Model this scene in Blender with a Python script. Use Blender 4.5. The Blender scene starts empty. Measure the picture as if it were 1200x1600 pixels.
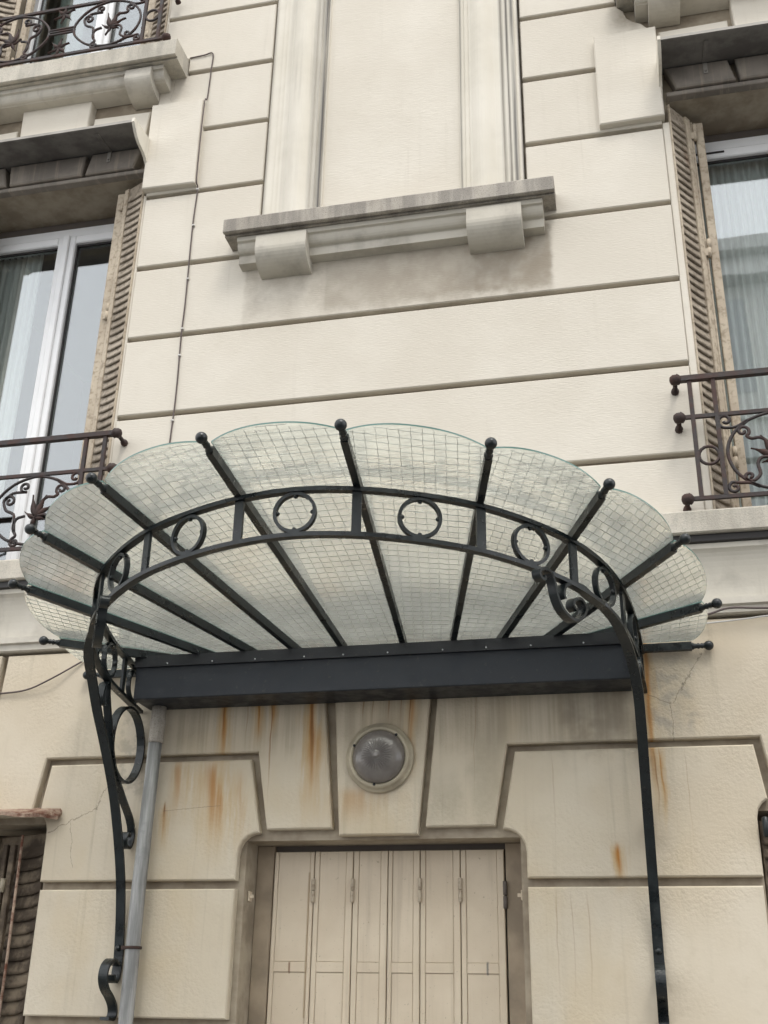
import bpy, math, random
from mathutils import Vector, Matrix
rnd = random.Random(7)
scene = bpy.context.scene
COL = scene.collection

# ------------------------------------------------------------------ camera
cam_data = bpy.data.cameras.new("camera")
cam_data.sensor_fit = 'HORIZONTAL'
cam_data.sensor_width = 36.0
cam_data.lens = 52.64
cam_data.clip_start = 0.05
cam_data.clip_end = 3000.0
cam = bpy.data.objects.new("camera", cam_data)
COL.objects.link(cam)
_R = Vector((0.97625105, 0.21595555, 0.01723595))
_U = Vector((0.07385339, -0.40654302, 0.91064178))
_F = Vector((-0.2036653, 0.88774206, 0.4128371))
cam.matrix_world = Matrix(((_R.x, _U.x, -_F.x, 1.10), (_R.y, _U.y, -_F.y, -4.80), (_R.z, _U.z, -_F.z, 1.60), (0, 0, 0, 1)))
scene.camera = cam

# ------------------------------------------------------------------ sky, sun, exposure
SUN_EL, SUN_AZ = math.radians(60), math.radians(152)      # azimuth from +Y towards +X: sun in front of the facade
world = bpy.data.worlds.new("World")
scene.world = world
world.use_nodes = True
_nt = world.node_tree
_nt.nodes.clear()
_out = _nt.nodes.new('ShaderNodeOutputWorld')
_bg = _nt.nodes.new('ShaderNodeBackground')
_sky = _nt.nodes.new('ShaderNodeTexSky')
_sky.sky_type = 'NISHITA'
_sky.sun_disc = False
_sky.sun_elevation = SUN_EL
_sky.sun_rotation = SUN_AZ
_sky.air_density = 1.0
_sky.dust_density = 3.0
_hsv = _nt.nodes.new('ShaderNodeHueSaturation')
_hsv.inputs['Saturation'].default_value = 0.55
_tc = _nt.nodes.new('ShaderNodeTexCoord')
_cl = _nt.nodes.new('ShaderNodeTexNoise')
_cl.inputs['Scale'].default_value = 2.2
_cl.inputs['Detail'].default_value = 6.0
_ramp = _nt.nodes.new('ShaderNodeMapRange')
_ramp.inputs[1].default_value = 0.30
_ramp.inputs[2].default_value = 0.70
_ramp.inputs[3].default_value = 0.78
_ramp.inputs[4].default_value = 1.0
_mix = _nt.nodes.new('ShaderNodeMix')
_mix.data_type = 'RGBA'
_mix.inputs[7].default_value = (9.6, 9.7, 9.9, 1)          # bright cloud deck
_nt.links.new(_tc.outputs['Generated'], _cl.inputs['Vector'])
_nt.links.new(_cl.outputs['Fac'], _ramp.inputs[0])
_nt.links.new(_sky.outputs[0], _hsv.inputs['Color'])
_nt.links.new(_ramp.outputs[0], _mix.inputs[0])
_nt.links.new(_hsv.outputs[0], _mix.inputs[6])
_nt.links.new(_mix.outputs[2], _bg.inputs['Color'])
_bg.inputs['Strength'].default_value = 0.15
_nt.links.new(_bg.outputs[0], _out.inputs[0])

sun_data = bpy.data.lights.new("sun", 'SUN')
sun_data.energy = 1.15
sun_data.angle = math.radians(18)
sun_data.color = (1.0, 0.96, 0.9)
sun = bpy.data.objects.new("sun", sun_data)
COL.objects.link(sun)
_d = Vector((math.sin(SUN_AZ) * math.cos(SUN_EL), math.cos(SUN_AZ) * math.cos(SUN_EL), math.sin(SUN_EL)))
sun.rotation_euler = (-_d).to_track_quat('-Z', 'Y').to_euler()
sun.location = (4, -12, 20)

scene.view_settings.view_transform = 'Standard'
scene.view_settings.look = 'None'
scene.view_settings.gamma = 1.0
scene.view_settings.exposure = 0.52
scene.view_settings.use_curve_mapping = False
scene.cycles.use_denoising = True
scene.cycles.max_bounces = 9
scene.cycles.diffuse_bounces = 3
scene.cycles.transparent_max_bounces = 24
scene.cycles.sample_clamp_indirect = 6.0

# ------------------------------------------------------------------ object helpers
def tag(o, label=None, cat=None, group=None, kind=None):
    if label: o['label'] = label
    if cat: o['category'] = cat
    if group: o['group'] = group
    if kind: o['kind'] = kind
    return o

def empty(name, loc=(0, 0, 0), parent=None):
    o = bpy.data.objects.new(name, None)
    o.empty_display_size = 0.1
    COL.objects.link(o)
    o.location = loc
    if parent:
        o.parent = parent
        o.matrix_parent_inverse = Matrix.Translation(parent.matrix_world.translation).inverted() if False else Matrix.Identity(4)
    return o

def place(name, mesh, parent=None, matrix=None):
    o = bpy.data.objects.new(name, mesh)
    COL.objects.link(o)
    if parent: o.parent = parent
    if matrix is not None: o.matrix_local = matrix
    return o

def catmull(pts, n=6, closed=False):
    P = [Vector(p) for p in pts]
    m = len(P)
    out = []
    segs = m if closed else m - 1
    for i in range(segs):
        p1, p2 = P[i], P[(i + 1) % m]
        p0 = P[i - 1] if (i > 0 or closed) else p1 * 2 - p2
        p3 = P[(i + 2) % m] if (i + 2 < m or closed) else p2 * 2 - p1
        for k in range(n):
            t = k / n
            out.append(0.5 * ((2 * p1) + (p2 - p0) * t + (2 * p0 - 5 * p1 + 4 * p2 - p3) * t * t + (3 * p1 - p0 - 3 * p2 + p3) * t ** 3))
    if not closed: out.append(P[-1].copy())
    return out

class MB:
    """collects faces for one mesh"""
    def __init__(s): s.v = []; s.f = []; s.sm = []
    def add(s, verts, faces, smooth=False):
        b = len(s.v)
        s.v += [tuple(v) for v in verts]
        s.f += [tuple(b + i for i in f) for f in faces]
        s.sm += [smooth] * len(faces)
        return s
    def box(s, x0, x1, y0, y1, z0, z1, c=0.0):
        if x0 > x1: x0, x1 = x1, x0
        if c <= 0:
            v = [(x0, y0, z0), (x1, y0, z0), (x1, y1, z0), (x0, y1, z0), (x0, y0, z1), (x1, y0, z1), (x1, y1, z1), (x0, y1, z1)]
            f = [(3, 2, 1, 0), (4, 5, 6, 7), (0, 1, 5, 4), (1, 2, 6, 5), (2, 3, 7, 6), (3, 0, 4, 7)]
            return s.add(v, f)
        return s.prism([(x0, z0), (x1, z0), (x1, z1), (x0, z1)], y0, y1, c)
    def prism(s, outline, y0, y1, c=0.0):
        """outline in x,z; front at y0 (towards the street) with chamfer c, back at y1"""
        a = sum(outline[i][0] * outline[(i + 1) % len(outline)][1] - outline[(i + 1) % len(outline)][0] * outline[i][1] for i in range(len(outline)))
        o = list(outline) if a > 0 else list(reversed(outline))
        n = len(o)
        ins = []
        for i in range(n):
            p0, p1, p2 = Vector(o[i - 1]), Vector(o[i]), Vector(o[(i + 1) % n])
            d1, d2 = (p1 - p0).normalized(), (p2 - p1).normalized()
            n1, n2 = Vector((-d1.y, d1.x)), Vector((-d2.y, d2.x))
            k = 1 + n1.dot(n2)
            ins.append(p1 + (n1 + n2) * (c / max(k, 0.35)))
        v = [(p.x, y0, p.y) for p in ins] + [(p[0], y0 + c, p[1]) for p in o] + [(p[0], y1, p[1]) for p in o]
        f = [tuple(range(n))]
        for i in range(n):
            j = (i + 1) % n
            f.append((n + i, n + j, j, i))
            f.append((2 * n + i, 2 * n + j, n + j, n + i))
        f.append(tuple(2 * n + i for i in reversed(range(n))))
        return s.add(v, f)
    def extrude_x(s, prof, x0, x1):
        """profile in y,z swept along x, closed"""
        n = len(prof)
        v = [(x0, p[0], p[1]) for p in prof] + [(x1, p[0], p[1]) for p in prof]
        f = [(i, (i + 1) % n, n + (i + 1) % n, n + i) for i in range(n)]
        f += [tuple(reversed(range(n))), tuple(range(n, 2 * n))]
        return s.add(v, f)
    def extrude_z(s, prof, z0, z1):
        n = len(prof)
        v = [(p[0], p[1], z0) for p in prof] + [(p[0], p[1], z1) for p in prof]
        f = [(i, (i + 1) % n, n + (i + 1) % n, n + i) for i in range(n)]
        f += [tuple(reversed(range(n))), tuple(range(n, 2 * n))]
        return s.add(v, f)
    def tube(s, pts, r, n=6, closed=False, rs=None):
        P = [Vector(p) for p in pts]
        m = len(P)
        up = Vector((0, 0, 1))
        rings = []
        for i in range(m):
            a = P[i - 1] if (i > 0 or closed) else P[i]
            b = P[(i + 1) % m] if (i < m - 1 or closed) else P[i]
            t = (b - a)
            t = t.normalized() if t.length > 1e-9 else Vector((1, 0, 0))
            if i == 0:
                ref = Vector((0, 1, 0)) if abs(t.y) < 0.9 else Vector((1, 0, 0))
                u = t.cross(ref).normalized()
            else:
                u = (u - t * u.dot(t))
                u = u.normalized() if u.length > 1e-6 else t.orthogonal().normalized()
            w = t.cross(u)
            rr = rs[i] if rs else r
            rings.append([P[i] + (u * math.cos(2 * math.pi * k / n) + w * math.sin(2 * math.pi * k / n)) * rr for k in range(n)])
        v = [p for ring in rings for p in ring]
        f = []
        for i in range(m if closed else m - 1):
            j = (i + 1) % m
            for k in range(n):
                l = (k + 1) % n
                f.append((i * n + k, i * n + l, j * n + l, j * n + k))
        if not closed:
            f.append(tuple(reversed(range(n))))
            f.append(tuple((m - 1) * n + k for k in range(n)))
        return s.add(v, f, n > 4)
    def bar(s, pts, w, t, side=None, closed=False):
        """flat bar: width w along the side vector, thickness t across it; side = function(i, tangent) or None (horizontal normal of the plan)"""
        P = [Vector(p) for p in pts]
        m = len(P)
        prev = None
        rings = []
        for i in range(m):
            a = P[i - 1] if (i > 0 or closed) else P[i]
            b = P[(i + 1) % m] if (i < m - 1 or closed) else P[i]
            T = (b - a).normalized()
            if side is not None:
                S = Vector(side(i, T))
            else:
                H = Vector((T.x, T.y, 0))
                S = Vector((T.y, -T.x, 0)).normalized() if H.length > 0.02 else (prev.copy() if prev else Vector((1, 0, 0)))
                if prev and S.dot(prev) < 0: S = -S
            S = (S - T * S.dot(T)).normalized()
            prev = S
            N = T.cross(S)
            rings.append([P[i] + S * w / 2 + N * t / 2, P[i] - S * w / 2 + N * t / 2, P[i] - S * w / 2 - N * t / 2, P[i] + S * w / 2 - N * t / 2])
        v = [p for r in rings for p in r]
        f = []
        for i in range(m if closed else m - 1):
            j = (i + 1) % m
            for k in range(4):
                l = (k + 1) % 4
                f.append((i * 4 + k, i * 4 + l, j * 4 + l, j * 4 + k))
        if not closed:
            f.append((3, 2, 1, 0))
            f.append(tuple((m - 1) * 4 + k for k in range(4)))
        return s.add(v, f)
    def lathe(s, prof, origin, axis, n=16):
        """prof = (distance along axis, radius)"""
        A = Vector(axis).normalized()
        U = A.orthogonal().normalized()
        W = A.cross(U)
        O = Vector(origin)
        v = []
        for d, r in prof:
            for k in range(n):
                a = 2 * math.pi * k / n
                v.append(O + A * d + (U * math.cos(a) + W * math.sin(a)) * r)
        f = []
        for i in range(len(prof) - 1):
            for k in range(n):
                l = (k + 1) % n
                f.append((i * n + k, i * n + l, (i + 1) * n + l, (i + 1) * n + k))
        f.append(tuple(reversed(range(n))))
        f.append(tuple((len(prof) - 1) * n + k for k in range(n)))
        return s.add(v, f, True)
    def mesh(s, name, mat, bevel=False):
        me = bpy.data.meshes.new(name)
        me.from_pydata(s.v, [], s.f)
        me.polygons.foreach_set('use_smooth', s.sm)
        me.materials.append(mat)
        me.update()
        return me
    def build(s, name, mat, parent=None):
        return place(name, s.mesh(name, mat), parent)

def sphere_prof(r, n=8, d0=0.0):
    return [(d0 - r * math.cos(math.pi * k / n), max(r * math.sin(math.pi * k / n), 0.0004)) for k in range(n + 1)]

# ------------------------------------------------------------------ material helpers
class NT:
    def __init__(s, name):
        s.m = bpy.data.materials.new(name)
        s.m.use_nodes = True
        s.t = s.m.node_tree
        s.t.nodes.clear()
        s.out = s.t.nodes.new('ShaderNodeOutputMaterial')
        s.geo = s.t.nodes.new('ShaderNodeNewGeometry')
        s.pos = s.geo.outputs['Position']
        sp = s.t.nodes.new('ShaderNodeSeparateXYZ')
        s.link(s.pos, sp.inputs[0])
        s.x, s.y, s.z = sp.outputs
    def link(s, a, b): s.t.links.new(a, b)
    def put(s, sock, v):
        if isinstance(v, bpy.types.NodeSocket): s.link(v, sock)
        elif isinstance(v, tuple) and len(v) == 3 and sock.type == 'RGBA': sock.default_value = (*v, 1)
        else: sock.default_value = v
    def math(s, op, a, b=0.0, c=None, clamp=False):
        n = s.t.nodes.new('ShaderNodeMath'); n.operation = op; n.use_clamp = clamp
        s.put(n.inputs[0], a); s.put(n.inputs[1], b)
        if c is not None: s.put(n.inputs[2], c)
        return n.outputs[0]
    def mul(s, *a):
        r = a[0]
        for b in a[1:]: r = s.math('MULTIPLY', r, b)
        return r
    def ramp(s, v, a, b, lo=0.0, hi=1.0, smooth=True):
        n = s.t.nodes.new('ShaderNodeMapRange')
        n.interpolation_type = 'SMOOTHSTEP' if smooth else 'LINEAR'
        s.put(n.inputs[0], v)
        n.inputs[1].default_value = a; n.inputs[2].default_value = b
        n.inputs[3].default_value = lo; n.inputs[4].default_value = hi
        return n.outputs[0]
    def scaled(s, sx, sy, sz, off=(0, 0, 0)):
        n = s.t.nodes.new('ShaderNodeMapping')
        s.link(s.pos, n.inputs[0])
        n.inputs['Scale'].default_value = (sx, sy, sz)
        n.inputs['Location'].default_value = off
        return n.outputs[0]
    def noise(s, scale, detail=3.0, rough=0.55, vec=None, dist=0.0):
        n = s.t.nodes.new('ShaderNodeTexNoise')
        s.link(vec if vec is not None else s.pos, n.inputs['Vector'])
        n.inputs['Scale'].default_value = scale
        n.inputs['Detail'].default_value = detail
        n.inputs['Roughness'].default_value = rough
        n.inputs['Distortion'].default_value = dist
        return n.outputs['Fac']
    def mix(s, fac, a, b, blend='MIX'):
        n = s.t.nodes.new('ShaderNodeMix'); n.data_type = 'RGBA'; n.blend_type = blend
        s.put(n.inputs[0], fac); s.put(n.inputs[6], a); s.put(n.inputs[7], b)
        return n.outputs[2]
    def bump(s, h, strength=0.3, dist=0.01, normal=None):
        n = s.t.nodes.new('ShaderNodeBump')
        n.inputs['Strength'].default_value = strength
        n.inputs['Distance'].default_value = dist
        s.link(h, n.inputs['Height'])
        if normal: s.link(normal, n.inputs['Normal'])
        return n.outputs[0]
    def principled(s, color, rough=0.6, metal=0.0, normal=None, spec=0.5, **kw):
        n = s.t.nodes.new('ShaderNodeBsdfPrincipled')
        s.put(n.inputs['Base Color'], color); s.put(n.inputs['Roughness'], rough); s.put(n.inputs['Metallic'], metal)
        n.inputs['Specular IOR Level'].default_value = spec
        if normal: s.link(normal, n.inputs['Normal'])
        for k, v in kw.items(): s.put(n.inputs[k.replace('_', ' ')], v)
        return n.outputs[0]
    def shader(s, typ, **kw):
        n = s.t.nodes.new(typ)
        for k, v in kw.items(): s.put(n.inputs[k], v)
        return n.outputs[0]
    def mixsh(s, fac, a, b):
        n = s.t.nodes.new('ShaderNodeMixShader')
        s.put(n.inputs[0], fac); s.link(a, n.inputs[1]); s.link(b, n.inputs[2])
        return n.outputs[0]
    def done(s, sh):
        s.link(sh, s.out.inputs[0])
        return s.m

def mat_stucco(upper):
    k = NT('painted_stucco_upper' if upper else 'painted_stucco_street')
    wob = k.noise(7.0, 3.0, 0.6)
    wob2 = k.noise(16.0, 3.0, 0.6, k.scaled(1, 1, 1, (3.1, 1.7, 5.2)))
    nx = k.math('ADD', k.x, k.math('MULTIPLY', k.math('SUBTRACT', wob, 0.5), 0.14))
    nz = k.math('ADD', k.z, k.math('MULTIPLY', k.math('SUBTRACT', wob2, 0.5), 0.10))
    def boxm(x0, x1, z0, z1, sx=0.03, sz=0.03, ax=None):
        ax = ax or nx
        a = k.ramp(ax, x0 - sx, x0 + sx); b = k.ramp(ax, x1 - sx, x1 + sx, 1.0, 0.0)
        c = k.ramp(nz, z0 - sz, z0 + sz); d = k.ramp(nz, z1 - sz, z1 + sz, 1.0, 0.0)
        return k.mul(a, b, c, d)
    patch = k.noise(1.4, 3.0, 0.6)
    grain = k.ramp(k.noise(34.0, 3.0, 0.7), 0.25, 0.7, 0.75, 1.0)
    vs = k.noise(1.0, 3.0, 0.62, k.scaled(26, 26, 0.9))
    vs2 = k.noise(1.0, 2.0, 0.6, k.scaled(7, 7, 0.7, (2, 0, 1)))
    def crack(cn, xa, za, xb, zb, w, amp):
        dx, dz = xb - xa, zb - za
        L2 = dx * dx + dz * dz
        L = math.sqrt(L2)
        px = k.math('SUBTRACT', k.x, xa); pz = k.math('SUBTRACT', k.z, za)
        t = k.math('ADD', k.mul(px, dx / L2), k.mul(pz, dz / L2))
        d = k.math('SUBTRACT', k.mul(px, -dz / L), k.mul(pz, -dx / L))
        d = k.math('ABSOLUTE', k.math('ADD', d, k.mul(cn, amp)))
        return k.mul(k.ramp(d, 0.0, w, 1.0, 0.0), k.ramp(t, -0.02, 0.03), k.ramp(t, 0.97, 1.02, 1.0, 0.0))
    grime_shade = (0.24, 0.20, 0.15)
    if upper:
        c = k.mix(k.ramp(patch, 0.35, 0.7), (0.635, 0.588, 0.503), (0.69, 0.646, 0.562))
        c = k.mix(k.mul(k.ramp(wob2, 0.5, 0.8), 0.15), c, (0.52, 0.47, 0.39))
        c = k.mix(k.mul(k.ramp(vs, 0.52, 0.78), k.ramp(vs2, 0.45, 0.72), 0.32), c, (0.42, 0.38, 0.31))
        c = k.mix(k.mul(k.ramp(k.noise(0.9, 4.0, 0.6, k.scaled(1, 1, 1.6, (4, 4, 4))), 0.48, 0.72), 0.13), c, (0.50, 0.46, 0.38))
        # old damp stain with hard edges under the panel sill
        sh = k.math('ADD', k.x, k.math('MULTIPLY', k.math('SUBTRACT', wob2, 0.5), 0.03))
        c = k.mix(k.mul(boxm(-0.36, 0.86, 5.02, 5.42, 0.02, 0.06, sh), k.ramp(wob, 0.2, 0.7, 0.6, 1.0), k.ramp(k.x, -0.4, 0.8, 0.8, 1.0), 0.85), c, grime_shade)
        c = k.mix(k.mul(boxm(-0.81, -0.36, 5.04, 5.46, 0.012, 0.16, sh), k.ramp(wob, 0.3, 0.65, 0.3, 0.9), grain, 0.6), c, grime_shade)
        c = k.mix(k.mul(boxm(0.46, 0.86, 5.04, 5.40, 0.010, 0.03, sh), k.ramp(wob, 0.35, 0.6, 0.4, 1.0), grain, 0.5), c, grime_shade)
        for sg in (-1, 1):
            x0, x1 = (1.5, 2.75) if sg > 0 else (-2.75, -1.5)
            x0, x1 = (1.28, 1.56) if sg > 0 else (-1.56, -1.3)
            c = k.mix(k.mul(boxm(x0, x1, 6.72, 6.95, 0.05, 0.06), grain, 0.75 if sg > 0 else 0.45), c, grime_shade)  # grime by the right window; on the left, shading beside the corbel painted in
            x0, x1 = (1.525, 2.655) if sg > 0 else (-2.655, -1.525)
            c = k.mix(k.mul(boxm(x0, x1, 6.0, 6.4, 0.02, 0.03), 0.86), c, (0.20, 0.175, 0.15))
        cn = k.math('SUBTRACT', wob2, 0.5)
        c = k.mix(k.mul(crack(cn, -1.37, 7.0, -1.38, 6.70, 0.002, 0.08), 0.6), c, (0.11, 0.09, 0.07))
        oi = k.t.nodes.new('ShaderNodeObjectInfo')
        c = k.mix(k.mul(oi.outputs['Random'], 0.16), c, (0.50, 0.455, 0.375))
        h = k.math('ADD', k.mul(k.noise(1.0, 3.0, 0.6, k.scaled(28, 60, 150)), 0.55), k.mul(k.noise(6.0, 2.0, 0.5), 0.5))
        return k.done(k.principled(c, 0.82, 0.0, k.bump(h, 0.5, 0.006), 0.25))
    sx_n = k.math('ADD', k.x, k.math('MULTIPLY', k.math('SUBTRACT', k.noise(4.0, 2.0, 0.5, k.scaled(1, 1, 0.8)), 0.5), 0.05))
    wv = k.ramp(k.noise(1.0, 3.0, 0.6, k.scaled(40, 40, 5)), 0.3, 0.7, 0.35, 1.35, False)
    def streak(x0, w, zt, zb, tilt=0.0):
        xx = k.math('DIVIDE', k.math('SUBTRACT', sx_n, x0), wv)
        if tilt: xx = k.math('ADD', xx, k.math('MULTIPLY', k.math('SUBTRACT', k.z, zt), tilt))
        p = k.ramp(k.math('ABSOLUTE', xx), 0.0, w, 1.0, 0.0)
        q = k.mul(k.ramp(k.z, zb, zb + (zt - zb) * 0.75), k.ramp(k.z, zt - 0.2 * (zt - zb), zt + 0.02, 1.0, 0.0) if zt < 2.9 else 1.0)
        return k.mul(p, q)
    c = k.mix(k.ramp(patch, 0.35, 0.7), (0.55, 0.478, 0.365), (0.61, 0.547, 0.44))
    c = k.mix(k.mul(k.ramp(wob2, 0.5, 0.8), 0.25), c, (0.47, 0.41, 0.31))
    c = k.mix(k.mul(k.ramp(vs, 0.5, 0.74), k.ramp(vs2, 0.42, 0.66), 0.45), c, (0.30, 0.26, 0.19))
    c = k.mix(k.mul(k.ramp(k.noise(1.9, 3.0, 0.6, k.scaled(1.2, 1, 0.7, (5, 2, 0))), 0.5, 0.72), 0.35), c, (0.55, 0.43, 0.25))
    c = k.mix(k.mul(boxm(-1.08, 1.1, 2.70, 2.96, 0.05, 0.09), k.ramp(vs, 0.35, 0.62, 0.2, 1.0), 0.5), c, (0.26, 0.215, 0.15))
    c = k.mix(k.mul(boxm(0.80, 1.10, 2.66, 2.95, 0.06, 0.06), k.ramp(wob, 0.35, 0.6, 0.2, 1.0), 0.5), c, (0.17, 0.15, 0.12))
    c = k.mix(k.mul(boxm(1.12, 1.36, 2.74, 3.06, 0.05, 0.06), k.ramp(wob2, 0.42, 0.62, 0.1, 1.0), 0.5), c, (0.27, 0.25, 0.24))
    c = k.mix(k.mul(boxm(0.20, 0.36, 2.36, 2.56, 0.04, 0.1), grain, 0.5), c, (0.25, 0.22, 0.16))
    c = k.mix(k.mul(boxm(0.40, 0.54, 2.36, 2.75, 0.04, 0.1), grain, 0.45), c, (0.25, 0.22, 0.16))
    c = k.mix(k.mul(boxm(-1.25, -1.06, 2.5, 2.9, 0.03, 0.05), k.ramp(wob2, 0.45, 0.6, 0.0, 1.0), 0.5), c, (0.3, 0.27, 0.22))
    rust = (0.38, 0.155, 0.028)
    deep = (0.20, 0.075, 0.015)
    for x0, w, zt, zb, a, tl in ((-0.735, 0.050, 2.93, 2.52, 1.0, 0.03), (-0.565, 0.036, 2.93, 2.68, 0.9, 0.0), (-0.315, 0.062, 2.93, 2.30, 1.0, 0.0), (-0.30, 0.10, 2.80, 2.32, 0.35, 0.0), (-0.50, 0.03, 2.93, 2.72, 0.8, 0.0),
                                 (-0.79, 0.13, 2.67, 2.14, 0.85, 0.20), (-0.985, 0.032, 2.47, 2.22, 0.9, 0.0), (-0.93, 0.08, 2.67, 2.3, 0.5, 0.0), (-0.64, 0.05, 2.62, 2.2, 0.4, 0.08), (1.165, 0.045, 2.98, 2.2, 0.85, 0.0), (1.19, 0.02, 2.66, 2.25, 0.8, 0.03),
                                 (1.0, 0.040, 2.27, 2.05, 1.0, 0.0), (0.15, 0.035, 2.93, 2.50, 0.6, 0.0), (-0.10, 0.3, 2.52, 2.3, 0.35, 0.0)):
        c = k.mix(k.mul(streak(x0, w * 1.25, zt, zb, tl), k.ramp(vs, 0.3, 0.6, 0.5, 1.0), a * 0.9), c, (0.48, 0.31, 0.125))
        c = k.mix(k.mul(streak(x0, w * 0.42, zt, zb + (zt - zb) * 0.25, tl), k.ramp(vs, 0.33, 0.58, 0.45, 1.0), a), c, rust)
    thin = None
    for x0, w, zt, zb, a in ((-0.735, 0.007, 2.95, 2.72, 0.9), (-0.565, 0.005, 2.95, 2.7, 0.7), (-0.315, 0.012, 2.95, 2.5, 0.95), (-0.505, 0.005, 2.95, 2.40, 0.85),
                             (-0.985, 0.008, 2.47, 2.40, 0.9), (-0.62, 0.004, 2.95, 2.70, 0.5), (-0.08, 0.004, 2.95, 2.78, 0.8), (-0.035, 0.004, 2.95, 2.78, 0.8), (0.04, 0.005, 2.95, 2.79, 0.9), (0.10, 0.004, 2.95, 2.76, 0.7),
                             (0.14, 0.005, 2.95, 2.66, 0.9), (0.42, 0.004, 2.95, 2.4, 0.35), (0.75, 0.004, 2.66, 2.2, 0.25), (1.17, 0.005, 2.66, 2.3, 0.6), (1.30, 0.004, 2.66, 2.2, 0.3), (0.86, 0.006, 2.1, 1.6, 0.3), (0.74, 0.005, 2.1, 1.6, 0.3), (0.80, 0.004, 2.1, 1.6, 0.3)):
        m = k.mul(streak(x0, w, zt, zb), a)
        thin = m if thin is None else k.math('MAXIMUM', thin, m)
    c = k.mix(thin, c, deep)
    cn = k.math('SUBTRACT', k.noise(9.0, 5.0, 0.7, k.scaled(1, 1, 1, (9, 3, 2))), 0.5)
    cr = None
    for a in ((1.40, 3.06, 1.27, 2.84, 0.0028, 0.10), (1.255, 2.85, 1.262, 2.68, 0.0026, 0.05), (1.13, 2.90, 1.26, 2.84, 0.0025, 0.03), (-1.55, 2.355, -1.31, 2.46, 0.0035, 0.10), (-1.32, 2.45, -1.25, 2.62, 0.003, 0.14), (-1.44, 2.40, -1.40, 2.20, 0.002, 0.06),
              (-0.99, 2.44, -0.72, 2.46, 0.0018, 0.03)):
        m = crack(cn, *a)
        cr = m if cr is None else k.math('MAXIMUM', cr, m)
    c = k.mix(k.mul(cr, 0.72), c, (0.11, 0.09, 0.07))
    oi = k.t.nodes.new('ShaderNodeObjectInfo')
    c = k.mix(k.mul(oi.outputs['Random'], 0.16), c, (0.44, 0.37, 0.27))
    peelm = k.ramp(k.noise(2.3, 2.0, 0.6, k.scaled(1, 1, 1, (1, 6, 4))), 0.36, 0.62, 0.15, 1.0)
    h = k.math('ADD', k.mul(k.noise(62.0, 2.0, 0.55), peelm, 1.1), k.mul(k.noise(6.0, 2.0, 0.5), 0.5))
    return k.done(k.principled(c, 0.82, 0.0, k.bump(h, 0.55, 0.006), 0.25))

def mat_joint():
    k = NT('grimy_joint_render')
    p = k.noise(5.0, 4.0, 0.65)
    c = k.mix(k.ramp(p, 0.35, 0.65), (0.265, 0.22, 0.165), (0.40, 0.345, 0.265))
    return k.done(k.principled(c, 0.85, 0.0, k.bump(k.noise(50.0, 2.0), 0.3, 0.004), 0.2))

def mat_stone_sill(name='weathered_sill_stone', dark=0.68, lift=0.0):
    k = NT(name)
    g = k.noise(140.0, 3.0, 0.7)
    p = k.noise(3.0, 5.0, 0.65)
    st = k.noise(1.0, 4.0, 0.6, k.scaled(14, 14, 1.5))
    c = k.mix(k.ramp(p, 0.3, 0.7), (0.42 + lift, 0.385 + lift, 0.325 + lift * 0.8), (0.54 + lift, 0.50 + lift, 0.43 + lift * 0.8))
    c = k.mix(k.mul(k.ramp(st, 0.38, 0.64), dark), c, (0.15, 0.142, 0.13))
    c = k.mix(k.mul(k.ramp(g, 0.5, 0.68), 0.40), c, (0.17 + lift * 2, 0.16 + lift * 2, 0.145 + lift * 1.6))
    return k.done(k.principled(c, 0.9, 0.0, k.bump(k.math('ADD', g, k.mul(p, 0.6)), 0.5, 0.006), 0.2))

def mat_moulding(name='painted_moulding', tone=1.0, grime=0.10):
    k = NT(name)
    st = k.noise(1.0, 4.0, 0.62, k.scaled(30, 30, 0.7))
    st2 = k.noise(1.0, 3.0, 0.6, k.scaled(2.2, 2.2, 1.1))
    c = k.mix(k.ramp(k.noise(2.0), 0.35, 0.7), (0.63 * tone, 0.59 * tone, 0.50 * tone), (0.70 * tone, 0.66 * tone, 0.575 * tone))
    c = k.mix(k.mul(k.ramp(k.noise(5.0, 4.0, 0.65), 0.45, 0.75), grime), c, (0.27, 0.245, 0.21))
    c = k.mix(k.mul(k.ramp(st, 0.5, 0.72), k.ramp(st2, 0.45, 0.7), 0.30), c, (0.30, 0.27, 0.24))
    # black grime and painted shadow lines in the narrow quirks of the frame mouldings
    for x0, w, a in ((-0.408, 0.014, 1.0), (-0.425, 0.04, 0.5), (-0.46, 0.02, 0.35), (0.645, 0.02, 0.6), (0.675, 0.014, 0.85), (0.705, 0.02, 0.9), (0.742, 0.014, 0.9), (-0.735, 0.012, 0.5), (-0.61, 0.03, 0.25), (0.405, 0.012, 0.6)):
        m = k.ramp(k.math('ABSOLUTE', k.math('SUBTRACT', k.x, x0)), 0.0, w, 1.0, 0.0)
        c = k.mix(k.mul(m, k.ramp(k.z, 5.55, 5.6), k.ramp(st, 0.28, 0.55, 0.3, 1.0), a), c, (0.10, 0.095, 0.09))
    return k.done(k.principled(c, 0.8, 0.0, k.bump(k.noise(60.0), 0.15, 0.004), 0.25))

def mat_sooty():
    k = NT('sooty_render')
    st = k.noise(1.0, 4.0, 0.62, k.scaled(30, 6, 1.0))
    p = k.noise(4.0, 4.0, 0.6)
    c = k.mix(k.ramp(p, 0.35, 0.65), (0.20, 0.178, 0.155), (0.29, 0.258, 0.222))
    c = k.mix(k.mul(k.ramp(st, 0.52, 0.7), 0.5), c, (0.42, 0.36, 0.28))
    return k.done(k.principled(c, 0.88, 0.0, k.bump(k.noise(70.0), 0.3, 0.004), 0.2))

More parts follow.
